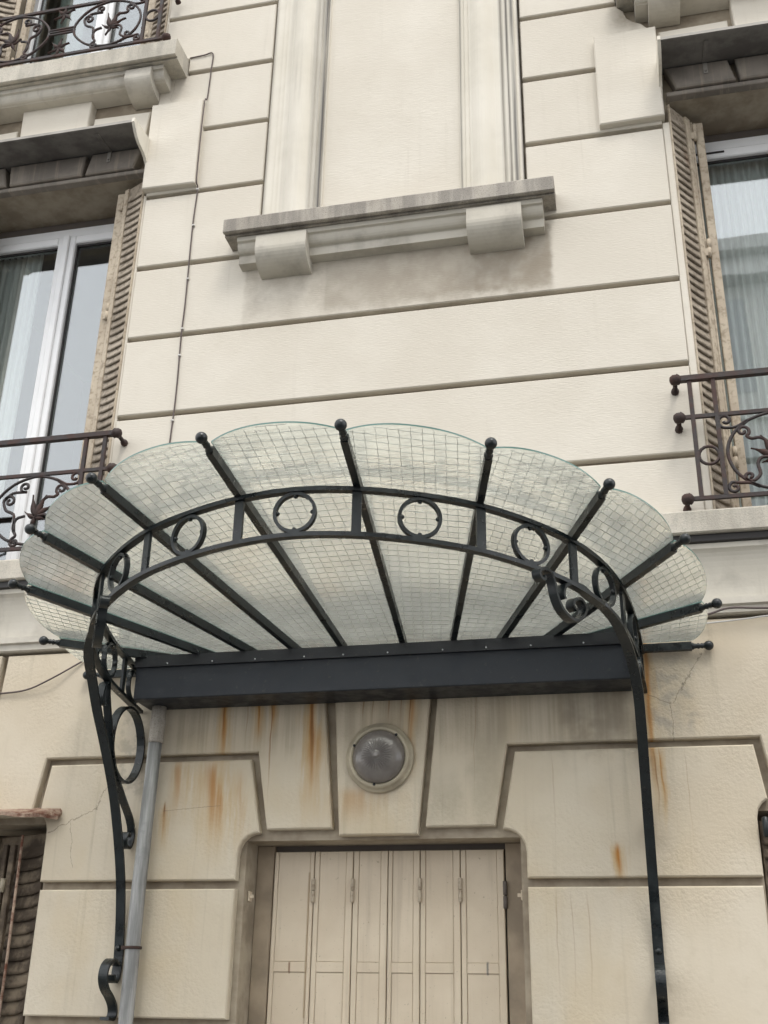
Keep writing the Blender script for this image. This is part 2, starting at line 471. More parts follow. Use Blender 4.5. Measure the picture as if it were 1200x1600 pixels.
def mat_hood():
    k = NT('weathered_hood')
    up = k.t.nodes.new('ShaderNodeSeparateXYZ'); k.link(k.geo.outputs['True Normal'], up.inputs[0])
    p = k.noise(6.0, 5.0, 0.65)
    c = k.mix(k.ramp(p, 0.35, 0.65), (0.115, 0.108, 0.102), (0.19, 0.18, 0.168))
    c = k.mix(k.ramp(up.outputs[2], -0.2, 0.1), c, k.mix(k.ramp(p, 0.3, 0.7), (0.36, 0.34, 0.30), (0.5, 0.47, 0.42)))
    return k.done(k.principled(c, 0.75, 0.0, k.bump(k.noise(45.0), 0.3, 0.004), 0.3))

def mat_iron(name, base, alt, rough, bumpy=0.25, edge=0.0):
    k = NT(name)
    p = k.noise(14.0, 4.0, 0.6)
    f = k.noise(90.0, 3.0, 0.6)
    c = k.mix(k.ramp(p, 0.38, 0.66), base, alt)
    c = k.mix(k.mul(k.ramp(k.noise(38.0, 4.0, 0.7), 0.60, 0.72), 0.30), c, (0.085, 0.075, 0.062))
    r = k.ramp(p, 0.3, 0.7, rough - 0.10, rough + 0.18)
    return k.done(k.principled(c, r, 0.0, k.bump(k.math('ADD', f, k.mul(p, 2.0)), bumpy, 0.003), 0.5))

def mat_zinc():
    k = NT('zinc_pipe')
    st = k.noise(1.0, 4.0, 0.62, k.scaled(40, 40, 3.0))
    p = k.noise(9.0, 4.0, 0.6)
    c = k.mix(k.ramp(st, 0.35, 0.7), (0.20, 0.20, 0.195), (0.38, 0.38, 0.37))
    c = k.mix(k.mul(k.ramp(p, 0.5, 0.7), 0.5), c, (0.15, 0.15, 0.15))
    return k.done(k.principled(c, 0.6, 0.2, k.bump(p, 0.25, 0.004), 0.4))

def mat_shutter():
    k = NT('tan_shutter_paint')
    p = k.noise(5.0, 5.0, 0.65)
    f = k.noise(34.0, 4.0, 0.7)
    c = k.mix(k.ramp(p, 0.35, 0.65), (0.42, 0.352, 0.268), (0.52, 0.448, 0.345))
    c = k.mix(k.mul(k.ramp(f, 0.48, 0.66), 0.55), c, (0.17, 0.125, 0.08))
    return k.done(k.principled(c, 0.7, 0.0, k.bump(f, 0.3, 0.004), 0.3))

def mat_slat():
    k = NT('shaded_grimy_louvre')
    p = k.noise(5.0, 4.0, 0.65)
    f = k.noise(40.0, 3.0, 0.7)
    c = k.mix(k.ramp(p, 0.35, 0.65), (0.30, 0.252, 0.195), (0.42, 0.36, 0.285))  # darker than the stiles: shade in the louvres painted in, grime on top
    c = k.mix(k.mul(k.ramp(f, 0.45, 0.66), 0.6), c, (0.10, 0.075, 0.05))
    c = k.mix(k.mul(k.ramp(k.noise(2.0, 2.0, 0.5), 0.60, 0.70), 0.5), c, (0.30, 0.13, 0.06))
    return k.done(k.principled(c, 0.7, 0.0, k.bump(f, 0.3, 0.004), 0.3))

def mat_old_shutter():
    k = NT('blackened_shutter')
    p = k.noise(9.0, 5.0, 0.65)
    c = k.mix(k.ramp(p, 0.4, 0.65), (0.06, 0.045, 0.032), (0.17, 0.135, 0.095))
    return k.done(k.principled(c, 0.8, 0.0, k.bump(p, 0.4, 0.004), 0.25))

def mat_rusty():
    k = NT('rusty_sheet')
    p = k.noise(22.0, 5.0, 0.7)
    c = k.mix(k.ramp(p, 0.35, 0.62), (0.13, 0.055, 0.035), (0.33, 0.25, 0.19))
    return k.done(k.principled(c, 0.85, 0.0, k.bump(p, 0.6, 0.006), 0.2))

def mat_door():
    k = NT('beige_door_paint')
    st = k.noise(1.0, 4.0, 0.6, k.scaled(22, 22, 1.2))
    p = k.noise(3.0, 4.0, 0.6)
    f = k.noise(70.0, 3.0, 0.7)
    c = k.mix(k.ramp(p, 0.3, 0.7), (0.575, 0.482, 0.362), (0.645, 0.552, 0.425))
    c = k.mix(k.mul(k.ramp(st, 0.5, 0.75), 0.4), c, (0.36, 0.29, 0.21))
    c = k.mix(k.mul(k.ramp(f, 0.66, 0.74), 0.7), c, (0.25, 0.2, 0.14))
    for x0, w, z0, z1, col in ((-0.425, 0.006, 1.775, 1.83, (0.16, 0.06, 0.02)), (0.432, 0.006, 1.775, 1.835, (0.06, 0.07, 0.08)), (-0.352, 0.008, 1.6, 2.2, (0.36, 0.27, 0.17))):
        m = k.mul(k.ramp(k.math('ABSOLUTE', k.math('SUBTRACT', k.x, x0)), w * 0.4, w, 1.0, 0.0), k.ramp(k.z, z0, z0 + 0.01), k.ramp(k.z, z1 - 0.01, z1, 1.0, 0.0))
        c = k.mix(k.mul(m, 0.7), c, col)
    return k.done(k.principled(c, 0.6, 0.0, k.bump(k.math('ADD', f, k.mul(st, 1.5)), 0.18, 0.003), 0.35))

def mat_simple(name, col, rough=0.6, metal=0.0, spec=0.5, bs=30.0, bstr=0.1, var=0.12):
    k = NT(name)
    p = k.noise(6.0, 4.0, 0.6)
    d = tuple(max(0.0, v * (1 - var)) for v in col)
    c = k.mix(k.ramp(p, 0.3, 0.7), d, col)
    return k.done(k.principled(c, rough, metal, k.bump(k.noise(bs), bstr, 0.003), spec))

def mat_window_glass():
    k = NT('window_glass')
    fr = k.t.nodes.new('ShaderNodeFresnel'); fr.inputs['IOR'].default_value = 1.5
    nb = k.bump(k.noise(1.6, 2.0, 0.5), 0.012, 0.05)
    front = k.math('ADD', k.mul(fr.outputs[0], 1.3), 0.15, clamp=True)
    bf = k.geo.outputs['Backfacing']
    fac = k.math('ADD', k.mul(front, k.math('SUBTRACT', 1.0, bf)), k.mul(bf, 0.10))
    tr = k.shader('ShaderNodeBsdfTransparent', Color=(0.92, 0.95, 0.94))
    gl = k.shader('ShaderNodeBsdfGlossy', Color=(0.95, 0.98, 1.0), Roughness=0.015, Normal=nb)
    return k.done(k.mixsh(fac, tr, gl))

def mat_canopy_glass():
    k = NT('wired_cast_glass')
    w1 = k.noise(7.0, 1.0, 0.5, k.scaled(0.5, 2.4, 1.0))
    w2 = k.noise(1.0, 1.0, 0.5, k.scaled(9, 70, 20))
    nb = k.bump(k.math('ADD', k.mul(w1, 0.5), k.mul(w2, 0.16)), 0.16, 0.02)
    dirt = k.noise(3.5, 3.0, 0.65)
    g = k.shader('ShaderNodeBsdfGlass', Color=(0.97, 0.99, 0.968), Roughness=0.21, IOR=1.22, Normal=nb)
    t = k.shader('ShaderNodeBsdfTransparent', Color=(0.965, 0.985, 0.965))
    gt = k.mixsh(0.22, g, t)
    film = k.mixsh(0.12, k.shader('ShaderNodeBsdfTranslucent', Color=(0.95, 0.955, 0.90)), k.shader('ShaderNodeBsdfDiffuse', Color=(0.66, 0.67, 0.61)))
    return k.done(k.mixsh(k.ramp(dirt, 0.3, 0.75, 0.10, 0.17), gt, film))

def mat_lamp_glass():
    k = NT('frosted_lamp_glass')
    p = k.noise(9.0, 3.0, 0.6)
    c = k.mix(k.ramp(p, 0.3, 0.7), (0.135, 0.120, 0.108), (0.20, 0.18, 0.162))
    return k.done(k.principled(c, 0.25, 0.0, k.bump(p, 0.1, 0.003), 0.6, Coat_Weight=0.3))

def mat_curtain():
    k = NT('sheer_curtain')
    d = k.shader('ShaderNodeBsdfDiffuse', Color=(0.90, 0.905, 0.89))
    t = k.shader('ShaderNodeBsdfTranslucent', Color=(0.88, 0.89, 0.88))
    a = k.mixsh(0.35, d, t)
    weave = k.ramp(k.noise(1.0, 3.0, 0.6, k.scaled(60, 60, 2)), 0.3, 0.7, 0.80, 1.0)
    return k.done(k.mixsh(weave, k.shader('ShaderNodeBsdfTransparent', Color=(1.0, 1.0, 1.0)), a))

M = dict(
    stucco=mat_stucco(True), street=mat_stucco(False), sill=mat_stone_sill(dark=0.5, lift=-0.05), sandy=mat_stone_sill('sandy_sill_stone', 0.30, 0.04), joint=mat_joint(), mould=mat_moulding(), shademould=mat_moulding('shaded_grimy_moulding', 0.80, 0.55), sooty=mat_sooty(), hood=mat_hood(),  # darker copy of the moulding paint has shade under ledges painted in, plus grime
    iron=mat_iron('dark_green_iron', (0.0042, 0.0072, 0.008), (0.0085, 0.0135, 0.015), 0.32),
    gutter=mat_iron('gutter_paint', (0.0075, 0.0108, 0.0165), (0.0105, 0.0145, 0.0215), 0.42, 0.08),
    flash=mat_iron('black_flashing', (0.006, 0.007, 0.009), (0.009, 0.010, 0.012), 0.38, 0.1),
    railing=mat_iron('rusty_black_railing', (0.020, 0.014, 0.013), (0.055, 0.027, 0.021), 0.6, 0.5),
    rustiron=mat_iron('rusted_casting', (0.030, 0.017, 0.014), (0.062, 0.033, 0.026), 0.75, 0.6),
    zinc=mat_zinc(), shutter=mat_shutter(), slat=mat_slat(), jamb=mat_simple('dirty_jamb_paint', (0.37, 0.295, 0.21), 0.75, var=0.35, bs=12, bstr=0.3), oldshutter=mat_old_shutter(), rusty=mat_rusty(), door=mat_door(),
    pvc=mat_simple('white_window_plastic', (0.82, 0.825, 0.825), 0.35, var=0.05), batten=mat_simple('dark_batten', (0.13, 0.11, 0.095), 0.8),
    glass=mat_window_glass(), cglass=mat_canopy_glass(), lamp=mat_lamp_glass(), lampring=mat_simple('aged_cream_enamel', (0.46, 0.40, 0.29), 0.5, var=0.4, bstr=0.3),
    wire=mat_simple('glass_wire', (0.31, 0.325, 0.305), 0.5, 0.0), gedge=mat_simple('green_glass_edge', (0.13, 0.24, 0.21), 0.2), screw=mat_simple('bright_screw', (0.75, 0.76, 0.78), 0.3, 0.8), cable=mat_simple('grey_brown_cable', (0.10, 0.075, 0.07), 0.7),
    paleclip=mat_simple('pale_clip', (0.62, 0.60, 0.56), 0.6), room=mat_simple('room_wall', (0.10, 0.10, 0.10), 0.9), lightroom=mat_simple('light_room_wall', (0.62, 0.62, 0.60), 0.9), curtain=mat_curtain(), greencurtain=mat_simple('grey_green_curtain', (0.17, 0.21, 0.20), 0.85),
    blackband=mat_simple('blackened_flashing', (0.022, 0.019, 0.018), 0.5, var=0.3), asphalt=mat_simple('asphalt', (0.055, 0.055, 0.056), 0.9, bs=80, bstr=0.5), paving=mat_simple('paving', (0.20, 0.195, 0.185), 0.85, bs=50, bstr=0.3),
    kerb=mat_simple('granite_kerb', (0.33, 0.32, 0.31), 0.8), facade=mat_simple('grey_stone_facade', (0.60, 0.59, 0.56), 0.85), darkglass=mat_simple('pale_glazing', (0.36, 0.37, 0.38), 0.5), roof=mat_simple('zinc_roof', (0.25, 0.27, 0.30), 0.5))

# ------------------------------------------------------------------ ground
tag(MB().box(-60, 60, -60, 40, -0.30, -0.125).build('ground', M['asphalt']), kind='structure')
tag(MB().box(-40, 40, -3.2, 0.2, -0.12, 0.0).build('pavement', M['paving']), kind='structure')
tag(MB().box(-40, 40, -3.36, -3.2, -0.12, 0.012).build('kerb', M['kerb']), kind='structure')
tag(MB().box(-40, 40, -9.6, -3.36, -0.124, -0.12).build('road', M['asphalt']), kind='structure')

# ------------------------------------------------------------------ the apartment building
house = empty('apartment_building')
tag(house, 'cream stucco apartment building with banded courses and a tall blank framed panel', 'building')
ST = M['stucco']
XJ = {-1: 1.488, 1: 1.518}      # inner jamb of the windows
XE = {-1: 1.472, 1: 1.482}      # where the stone courses stop
XQ = {-1: 1.487, 1: 1.499}
XO = 2.795                      # outer jamb
CW = 2.140                      # window centre line

OPEN = [(-0.60, 0.60, 0.0, 2.31)]
for s in (-1, 1):
    for z0, z1, a, b in ((1.0, 2.40, 1.555, 2.70), (3.68, 6.17, XJ[s], XO), (7.02, 9.45, XJ[s], XO)):
        OPEN.append((min(s * a, s * b), max(s * a, s * b), z0, z1))
def backing(zlo, zhi):
    xs = sorted({-4.6, 4.6} | {o[0] for o in OPEN} | {o[1] for o in OPEN})
    zs = sorted({zlo, zhi} | {z for o in OPEN for z in (o[2], o[3]) if zlo < z < zhi and z > 0.0})
    def solid(i, j):
        if i < 0 or j < 0 or i >= len(xs) - 1 or j >= len(zs) - 1: return True
        cx, cz = (xs[i] + xs[i + 1]) / 2, (zs[j] + zs[j + 1]) / 2
        return not any(o[0] < cx < o[1] and o[2] < cz < o[3] for o in OPEN)
    m = MB()
    y0, y1 = 0.045, 0.60
    for i in range(len(xs) - 1):
        for j in range(len(zs) - 1):
            if not solid(i, j): continue
            a, b, c, d = xs[i], xs[i + 1], zs[j], zs[j + 1]
            m.add([(a, y0, c), (b, y0, c), (b, y0, d), (a, y0, d)], [(0, 1, 2, 3)])
            m.add([(a, y1, c), (b, y1, c), (b, y1, d), (a, y1, d)], [(3, 2, 1, 0)])
            if not solid(i - 1, j): m.add([(a, y0, c), (a, y0, d), (a, y1, d), (a, y1, c)], [(0, 1, 2, 3)])
            if not solid(i + 1, j): m.add([(b, y0, c), (b, y0, d), (b, y1, d), (b, y1, c)], [(3, 2, 1, 0)])
            if not solid(i, j - 1): m.add([(a, y0, c), (b, y0, c), (b, y1, c), (a, y1, c)], [(3, 2, 1, 0)])
            if not solid(i, j + 1): m.add([(a, y0, d), (b, y0, d), (b, y1, d), (a, y1, d)], [(0, 1, 2, 3)])
    return m
backing(-0.1, 9.9).build('wall', M['joint'], house)

def block(outline, y0=0.0, c=0.005, mat=None, name='stone_block', y1=0.06):
    return MB().prism(outline, y0 + rnd.uniform(-0.0012, 0.0012), y1, c).build(name, mat or ST, house)
def rect(x0, x1, z0, z1): return [(x0, z0), (x1, z0), (x1, z1), (x0, z1)]
def mir(s, pts): return [(s * p[0], p[1]) for p in pts]
G = 0.030            # joint height
# --- upper storeys: courses
Z = [3.692, 4.022, 4.512, 5.004, 5.480, 5.990, 6.458, 6.928, 7.416, 7.90, 8.385, 8.87, 9.355, 9.84]
for i in range(len(Z) - 1):
    z0, z1 = Z[i], Z[i + 1] - G
    if i < 4:
        block(rect(-XE[-1], XE[1], z0, z1))
    else:
        for s in (-1, 1):
            xo = XE[s]
            if 6.9 < z0 < 7.0:
                block(mir(s, [(0.752, z0), (1.296, z0), (1.296, 7.035), (xo, 7.035), (xo, z1), (0.752, z1)]))
                continue
            if s > 0 and 6.4 < z0 < 6.5:     # broken edge beside the right-hand window
                block([(0.752, z0), (xo, z0), (xo, 6.66), (1.452, 6.70), (1.425, 6.735), (1.385, 6.757), (1.352, 6.79), (1.335, 6.85), (1.304, 6.885), (1.300, z1), (0.752, z1)])
                continue
            block(mir(s, rect(0.752, xo, z0, z1)))
    for s in (-1, 1):
        block(mir(s, rect(2.835, 4.58, z0, z1)))
# plain band of render beside the window openings
for s in (-1, 1):
    block(mir(s, rect(XE[s] + 0.002, XJ[s] + 0.001, 3.692, 6.0)), 0.006, 0.004, name='window_surround')
    block(mir(s, rect(XO - 0.002, 2.833, 3.692, 6.0)), 0.006, 0.004, name='window_surround')
    block(mir(s, rect(XE[s] + 0.002, XJ[s] + 0.001, 7.03, 9.6)), 0.006, 0.004, name='window_surround')
    block(mir(s, rect(XO - 0.002, 2.833, 7.03, 9.6)), 0.006, 0.004, name='window_surround')
    # quoin-like lintel end block, flat arch stones above the hood
    block(mir(s, [(1.155, 6.005), (XQ[s] - 0.002, 6.012), (XQ[s], 6.655), (1.160, 6.645)]), -0.042, 0.006)
    block(mir(s, [(2.80, 6.012), (3.13, 6.005), (3.125, 6.645), (2.798, 6.655)]), -0.042, 0.006)
    block(mir(s, [(1.535, 6.39), (1.895, 6.39), (1.885, 6.655), (1.512, 6.645)]), -0.004, 0.006)
    block(mir(s, [(1.925, 6.39), (2.365, 6.39), (2.385, 6.86), (1.908, 6.86)]), -0.022, 0.006)
    block(mir(s, [(2.395, 6.39), (2.745, 6.39), (2.770, 6.645), (2.410, 6.655)]), -0.004, 0.006)
    # small arch stones tucked below the hood
    e = [1.56, 1.895, 2.395, 2.725]
    for q in range(3):
        a, b = e[q] + 0.012, e[q + 1] - 0.012
        ta, tb = a - (0.05 if q == 0 else 0.015 if q == 1 else -0.03), b + (0.05 if q == 2 else 0.015 if q == 1 else -0.03)
        block(mir(s, [(a, 6.205), (b, 6.205), (tb, 6.352), (ta, 6.352)]), -0.022, 0.008, M['sooty'])
    block(mir(s, rect(XJ[s] + 0.002, XO - 0.002, 6.172, 6.20)), -0.004, 0.004, M['sooty'], name='lintel_edge')
# --- blank central panel with moulded frame
MB().box(-0.392, 0.394, 0.008, 0.045, 5.604, 9.85).build('blank_panel', ST, house)
def pilaster(s):
    pr = [(0.392, 0.045), (0.392, -0.004), (0.402, -0.004), (0.406, -0.022), (0.428, -0.022), (0.432, -0.036), (0.452, -0.036), (0.458, -0.047)]
    for q in range(9):
        a = q / 8
        pr.append((0.468 + 0.125 * a, -0.052 - 0.034 * math.sin(a * math.pi) - 0.004 * a))
    pr += [(0.604, -0.050), (0.640, -0.050), (0.643, -0.036), (0.672, -0.036), (0.675, -0.026), (0.715, -0.024), (0.720, -0.008), (0.738, -0.006), (0.742, 0.045)]
    m = MB()
    m.extrude_z([(s * p[0], p[1]) for p in pr], 5.602, 9.85)
    return m.build('pilaster_moulding', M['mould'], house)
pilaster(-1); pilaster(1)

def corbel(xa, xb, zt, h, d, mat=None):
    pr = [(0.04, zt), (-d * 0.96, zt)]
    for q in range(11):
        a = q / 10 * math.pi / 2
        pr.append((-d * math.cos(a) if q else -d, zt - h * 0.42 - h * 0.58 * math.sin(a)))
    pr.append((0.04, zt - h))
    m = MB().extrude_x(pr, xa, xb)
    return m.build('corbel', mat or M['shademould'], house)
def ledge(xa, xb, zt, zb, d, name='sill', mat=None):
    """projecting slab with bed mouldings below it"""
    m = MB()
    pr = [(0.04, zt + 0.012), (-d + 0.006, zt), (-d, zt - 0.008), (-d, zb + 0.004), (-d + 0.008, zb), (-d + 0.02, zb), (-d + 0.024, zb + 0.008), (-d + 0.034, zb + 0.008), (-d + 0.036, zb - 0.004), (0.04, zb - 0.004)]
    m.extrude_x(pr, xa, xb)
    return m.build(name, mat or M['sill'], house)
def bed(xa, xb, zt, d, low=0.15):
    pr = [(0.04, zt), (-d, zt), (-d, zt - 0.028), (-d + 0.012, zt - 0.032)]
    for q in range(6):
        a = q / 5 * math.pi / 2
        pr.append((-d + 0.015 + 0.035 * (1 - math.cos(a)), zt - 0.036 - 0.05 * math.sin(a)))
    pr += [(-d + 0.055, zt - 0.09), (-d + 0.055, zt - low + 0.01), (0.04, zt - low)]
    return MB().extrude_x(pr, xa, xb).build('bed_moulding', M['shademould'], house)
ledge(-0.897, 0.900, 5.600, 5.508, 0.165)
bed(-0.83, 0.835, 5.502, 0.115)
corbel(-0.712, -0.428, 5.475, 0.190, 0.145); corbel(0.440, 0.726, 5.475, 0.190, 0.145)
for s in (-1, 1):
    a, b = s * 1.302, s * 2.978
    ledge(min(a, b), max(a, b), 7.015, 6.885, 0.19, mat=M['sandy'])
    a, b = s * 1.40, s * 2.88
    bed(min(a, b), max(a, b), 6.879, 0.13, 0.10)
    for p, q in ((1.47, 1.64), (2.64, 2.81)):
        a, b = s * p, s * q
        corbel(min(a, b), max(a, b), 6.865, 0.145, 0.150)
# --- string course at the first-floor sill
SC = [(0.04, 3.695), (-0.02, 3.692), (-0.098, 3.680), (-0.103, 3.672), (-0.103, 3.578), (-0.094, 3.572), (0.04, 3.572)]
MB().extrude_x(SC, -4.58, 4.58).build('sill_course', M['sandy'], house)
MB().extrude_x([(0.04, 3.571), (-0.078, 3.571), (-0.078, 3.540), (-0.062, 3.536), (0.04, 3.536)], -4.579, 4.579).build('black_band', M['blackband'], house)
pr = [(0.04, 3.535), (-0.060, 3.535), (-0.060, 3.512)]
for q in range(9):
    a = q / 8 * math.pi / 2
    pr.append((-0.052 + 0.040 * math.sin(a), 3.505 - 0.17 * (1 - math.cos(a)) - 0.03 * math.sin(a)))
pr += [(-0.012, 3.298), (-0.030, 3.292), (-0.030, 3.262), (-0.014, 3.256), (-0.014, 3.228), (-0.002, 3.222), (0.04, 3.222)]
MB().extrude_x(pr, -4.578, 4.578).build('cove_moulding', M['shademould'], house)

# --- street-level storey
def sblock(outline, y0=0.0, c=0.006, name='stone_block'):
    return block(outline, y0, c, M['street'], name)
TOPZ = 3.205
sblock([(-0.172, 2.322), (0.172, 2.322), (0.223, 2.882), (0.250, TOPZ), (-0.250, TOPZ), (-0.207, 2.884)], -0.008, 0.006, name='keystone')
for s in (-1, 1):
    sblock(mir(s, [(0.205, 2.352), (0.255, 2.882), (0.283, TOPZ), (1.885, TOPZ), (1.925, 2.43), (1.640, 2.43), (1.600, 2.692), (0.560, 2.692), (0.500, 2.352)]), 0, 0.006)
    # big block with its corners swept round the door and the neighbouring window
    cor = [(0.628 - 0.0, 2.142), (0.628, 2.245), (0.623, 2.275), (0.608, 2.305), (0.585, 2.326), (0.560, 2.336), (0.533, 2.340)]
    cor2 = [(1.60, 2.44), (1.578, 2.425), (1.560, 2.40), (1.552, 2.365), (1.550, 2.142)]
    sblock(mir(s, cor + [(0.592, 2.660), (1.570, 2.660)] + cor2), 0, 0.006)
    sblock(mir(s, rect(0.628, 1.545, 1.594, 2.107)), 0, 0.006)
    sblock(mir(s, rect(0.628, 1.545, 1.046, 1.559)), 0, 0.006)
    sblock(mir(s, rect(0.628, 1.545, 0.50, 1.012)), 0, 0.006)
    sblock(mir(s, rect(0.628, 4.58, 0.0, 0.465)), -0.02, 0.006, name='plinth')
    sblock(mir(s, rect(1.58, 2.68, 0.50, 0.97)), 0, 0.006)
    sblock(mir(s, [(1.955, 2.42), (2.305, 2.42), (2.345, TOPZ), (1.915, TOPZ)]), -0.008, 0.006, name='keystone')
    sblock(mir(s, [(2.335, 2.43), (2.62, 2.43), (2.66, 2.692), (4.58, 2.692), (4.58, TOPZ), (2.375, TOPZ)]), 0, 0.006)
    sblock(mir(s, [(2.66, 2.44), (2.71, 2.36), (2.71, 2.142), (4.58, 2.142), (4.58, 2.66), (2.69, 2.66)]), 0, 0.006)
    for z0, z1 in ((0.50, 1.012), (1.046, 1.559), (1.594, 2.107)):
        sblock(mir(s, rect(2.715, 4.58, z0, z1)), 0, 0.006)
MB().box(-4.6, 4.6, 0.60, 0.7, 9.86, 9.9).build('eaves_edge', ST, house)

# --- dark rooms behind the openings (closed boxes)
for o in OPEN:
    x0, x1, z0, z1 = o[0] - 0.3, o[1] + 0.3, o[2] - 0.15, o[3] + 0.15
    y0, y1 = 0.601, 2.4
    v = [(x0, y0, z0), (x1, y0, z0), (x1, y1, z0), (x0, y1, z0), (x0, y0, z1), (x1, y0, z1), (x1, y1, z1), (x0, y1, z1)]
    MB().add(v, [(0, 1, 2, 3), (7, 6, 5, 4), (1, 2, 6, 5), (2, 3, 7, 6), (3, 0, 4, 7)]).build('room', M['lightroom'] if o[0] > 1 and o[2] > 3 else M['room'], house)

# --- french windows
def french_window(s, z0, z1):
    w = empty('window', (0, 0, 0), house)
    a, b, c = XJ[s] + 0.002, XO - 0.002, CW
    y0, y1 = 0.33, 0.40
    f = MB()
    for xa, xb, za, zb in ((a, a + 0.06, z0, z1 - 0.06), (b - 0.06, b, z0, z1 - 0.06)):
        f.box(s * xa, s * xb, y0, y1, za, zb, 0.004)
    f.box(s * (a + 0.0605), s * (b - 0.0605), y0, y1, z1 - 0.125, z1 - 0.06, 0.004)
    f.box(s * (a + 0.0605), s * (b - 0.0605), y0, y1, z0, z0 + 0.05, 0.004)
    f.build('frame', M['pvc'], w)
    MB().box(s * a, s * b, y0 + 0.012, y1, z1 - 0.059, z1 + 0.0, 0.004).build('head_batten', M['batten'], w)
    zt, zb = z1 - 0.129, z0 + 0.054
    for xa, xb in ((a + 0.064, c - 0.004), (c + 0.004, b - 0.064)):
        m = MB()
        yy0, yy1 = y0 - 0.012, y1 - 0.015
        t = 0.056
        m.box(s * xa, s * (xa + t), yy0, yy1, zb, zt, 0.006)
        m.box(s * (xb - t), s * xb, yy0, yy1, zb, zt, 0.006)
        m.box(s * (xa + t + 0.0005), s * (xb - t - 0.0005), yy0, yy1, zt - t, zt, 0.006)
        m.box(s * (xa + t + 0.0005), s * (xb - t - 0.0005), yy0, yy1, zb, zb + t + 0.02, 0.006)
        m.build('sash', M['pvc'], w)
        MB().box(s * (xa + t - 0.005), s * (xb - t + 0.005), 0.358, 0.364, zb + 0.05, zt - t + 0.005).build('pane', M['glass'], w)
        g = MB()
        for q in ((xa + t, xa + t + 0.008), (xb - t - 0.008, xb - t)):
            g.box(s * q[0], s * q[1], 0.344, 0.3575, zb + t + 0.02, zt - t)
        g.box(s * (xa + t + 0.0085), s * (xb - t - 0.0085), 0.344, 0.3575, zt - t - 0.012, zt - t)
        g.build('gasket', M['blackband'], w)
    m = MB()
    m.box(s * (c - 0.022), s * (c + 0.022), y0 - 0.028, y0 - 0.0125, zb, zt, 0.006)
    m.build('meeting_cover', M['pvc'], w)
    MB().box(s * (a + 0.10), s * (a + 0.30), y0 - 0.016, y0 - 0.0125 + 0.0, zt - 0.028, zt - 0.016).build('vent_slot', M['blackband'], w)
    return w
for s in (-1, 1):
    french_window(s, 3.69, 6.17)
    french_window(s, 7.03, 9.45)
    # street-level window: old casement
    w = empty('window', (0, 0, 0), house)
    m = MB()
    for xa, xb, za, zb in ((1.557, 1.62, 1.0, 2.40), (2.635, 2.698, 1.0, 2.40), (1.6205, 2.6345, 2.33, 2.40), (1.6205, 2.6345, 1.0, 1.06), (2.09, 2.16, 1.061, 2.329)):
        m.box(s * xa, s * xb, 0.36, 0.42, za, zb, 0.004)
    m.build('frame', M['oldshutter'], w)
    for xa, xb in ((1.615, 2.095), (2.155, 2.64)):
        MB().box(s * xa, s * xb, 0.385, 0.391, 1.05, 2.335).build('pane', M['glass'], w)

# --- louvred folding shutters
def slat_mesh(w, h, d, mat):
    v, f = [], []
    nx, nz = 7, 4
    for j in range(nz):
        tz = j / (nz - 1)
        for i in range(nx):
            tx = i / (nx - 1) * 2 - 1
            rise = (1 - abs(tx) ** 3.5)
            out = d * (1 - tz) ** 0.8 * rise + 0.0015
            sag = h * 0.30 * (1 - rise) * (1 - tz)
            v.append((tx * w / 2, -out, -h / 2 + tz * h + sag))
    for j in range(nz - 1):
        for i in range(nx - 1):
            a = j * nx + i
            f.append((a, a + 1, a + nx + 1, a + nx))
    b = len(v)
    for i in range(nx): v.append((v[i][0], 0.004, v[i][2] + 0.004))
    for i in range(nx - 1): f.append((i + 1, i, b + i, b + i + 1))
    m = MB().add(v, f, True)
    return m.mesh('slat', mat)
def shutter(p0, p1, z0, z1, pitch, mat, name='shutter', st0=0.010, st1=0.028, leanmat=None):
    """one leaf hung between plan points p0 and p1"""
    p0, p1 = Vector((p0[0], p0[1], 0)), Vector((p1[0], p1[1], 0))
    if p0.x > p1.x: p0, p1, st0, st1 = p1, p0, st1, st0
    X = (p1 - p0).normalized()
    L = (p1 - p0).length
    Y = Vector((-X.y, X.x, 0))
    mw = Matrix(((X.x, Y.x, 0, p0.x), (X.y, Y.y, 0, p0.y), (0, 0, 1, 0), (0, 0, 0, 1)))
    e = empty(name, (0, 0, 0), house)
    e.matrix_local = mw
    m = MB()
    m.box(0, L, 0.004, 0.010, z0, z1)
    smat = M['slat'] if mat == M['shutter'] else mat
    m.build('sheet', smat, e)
    MB().box(0, st0, -0.006, 0.0038, z0, z1, 0.002).build('stile', mat, e)
    MB().box(L - st1, L, -0.010, 0.0038, z0, z1, 0.003).build('stile', mat, e)
    w = L - st0 - st1 - 0.004
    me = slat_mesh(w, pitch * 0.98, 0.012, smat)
    n = int((z1 - z0 - 0.06) / pitch)
    for i in range(n):
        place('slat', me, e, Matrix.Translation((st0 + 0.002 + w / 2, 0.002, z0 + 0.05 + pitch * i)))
    return e
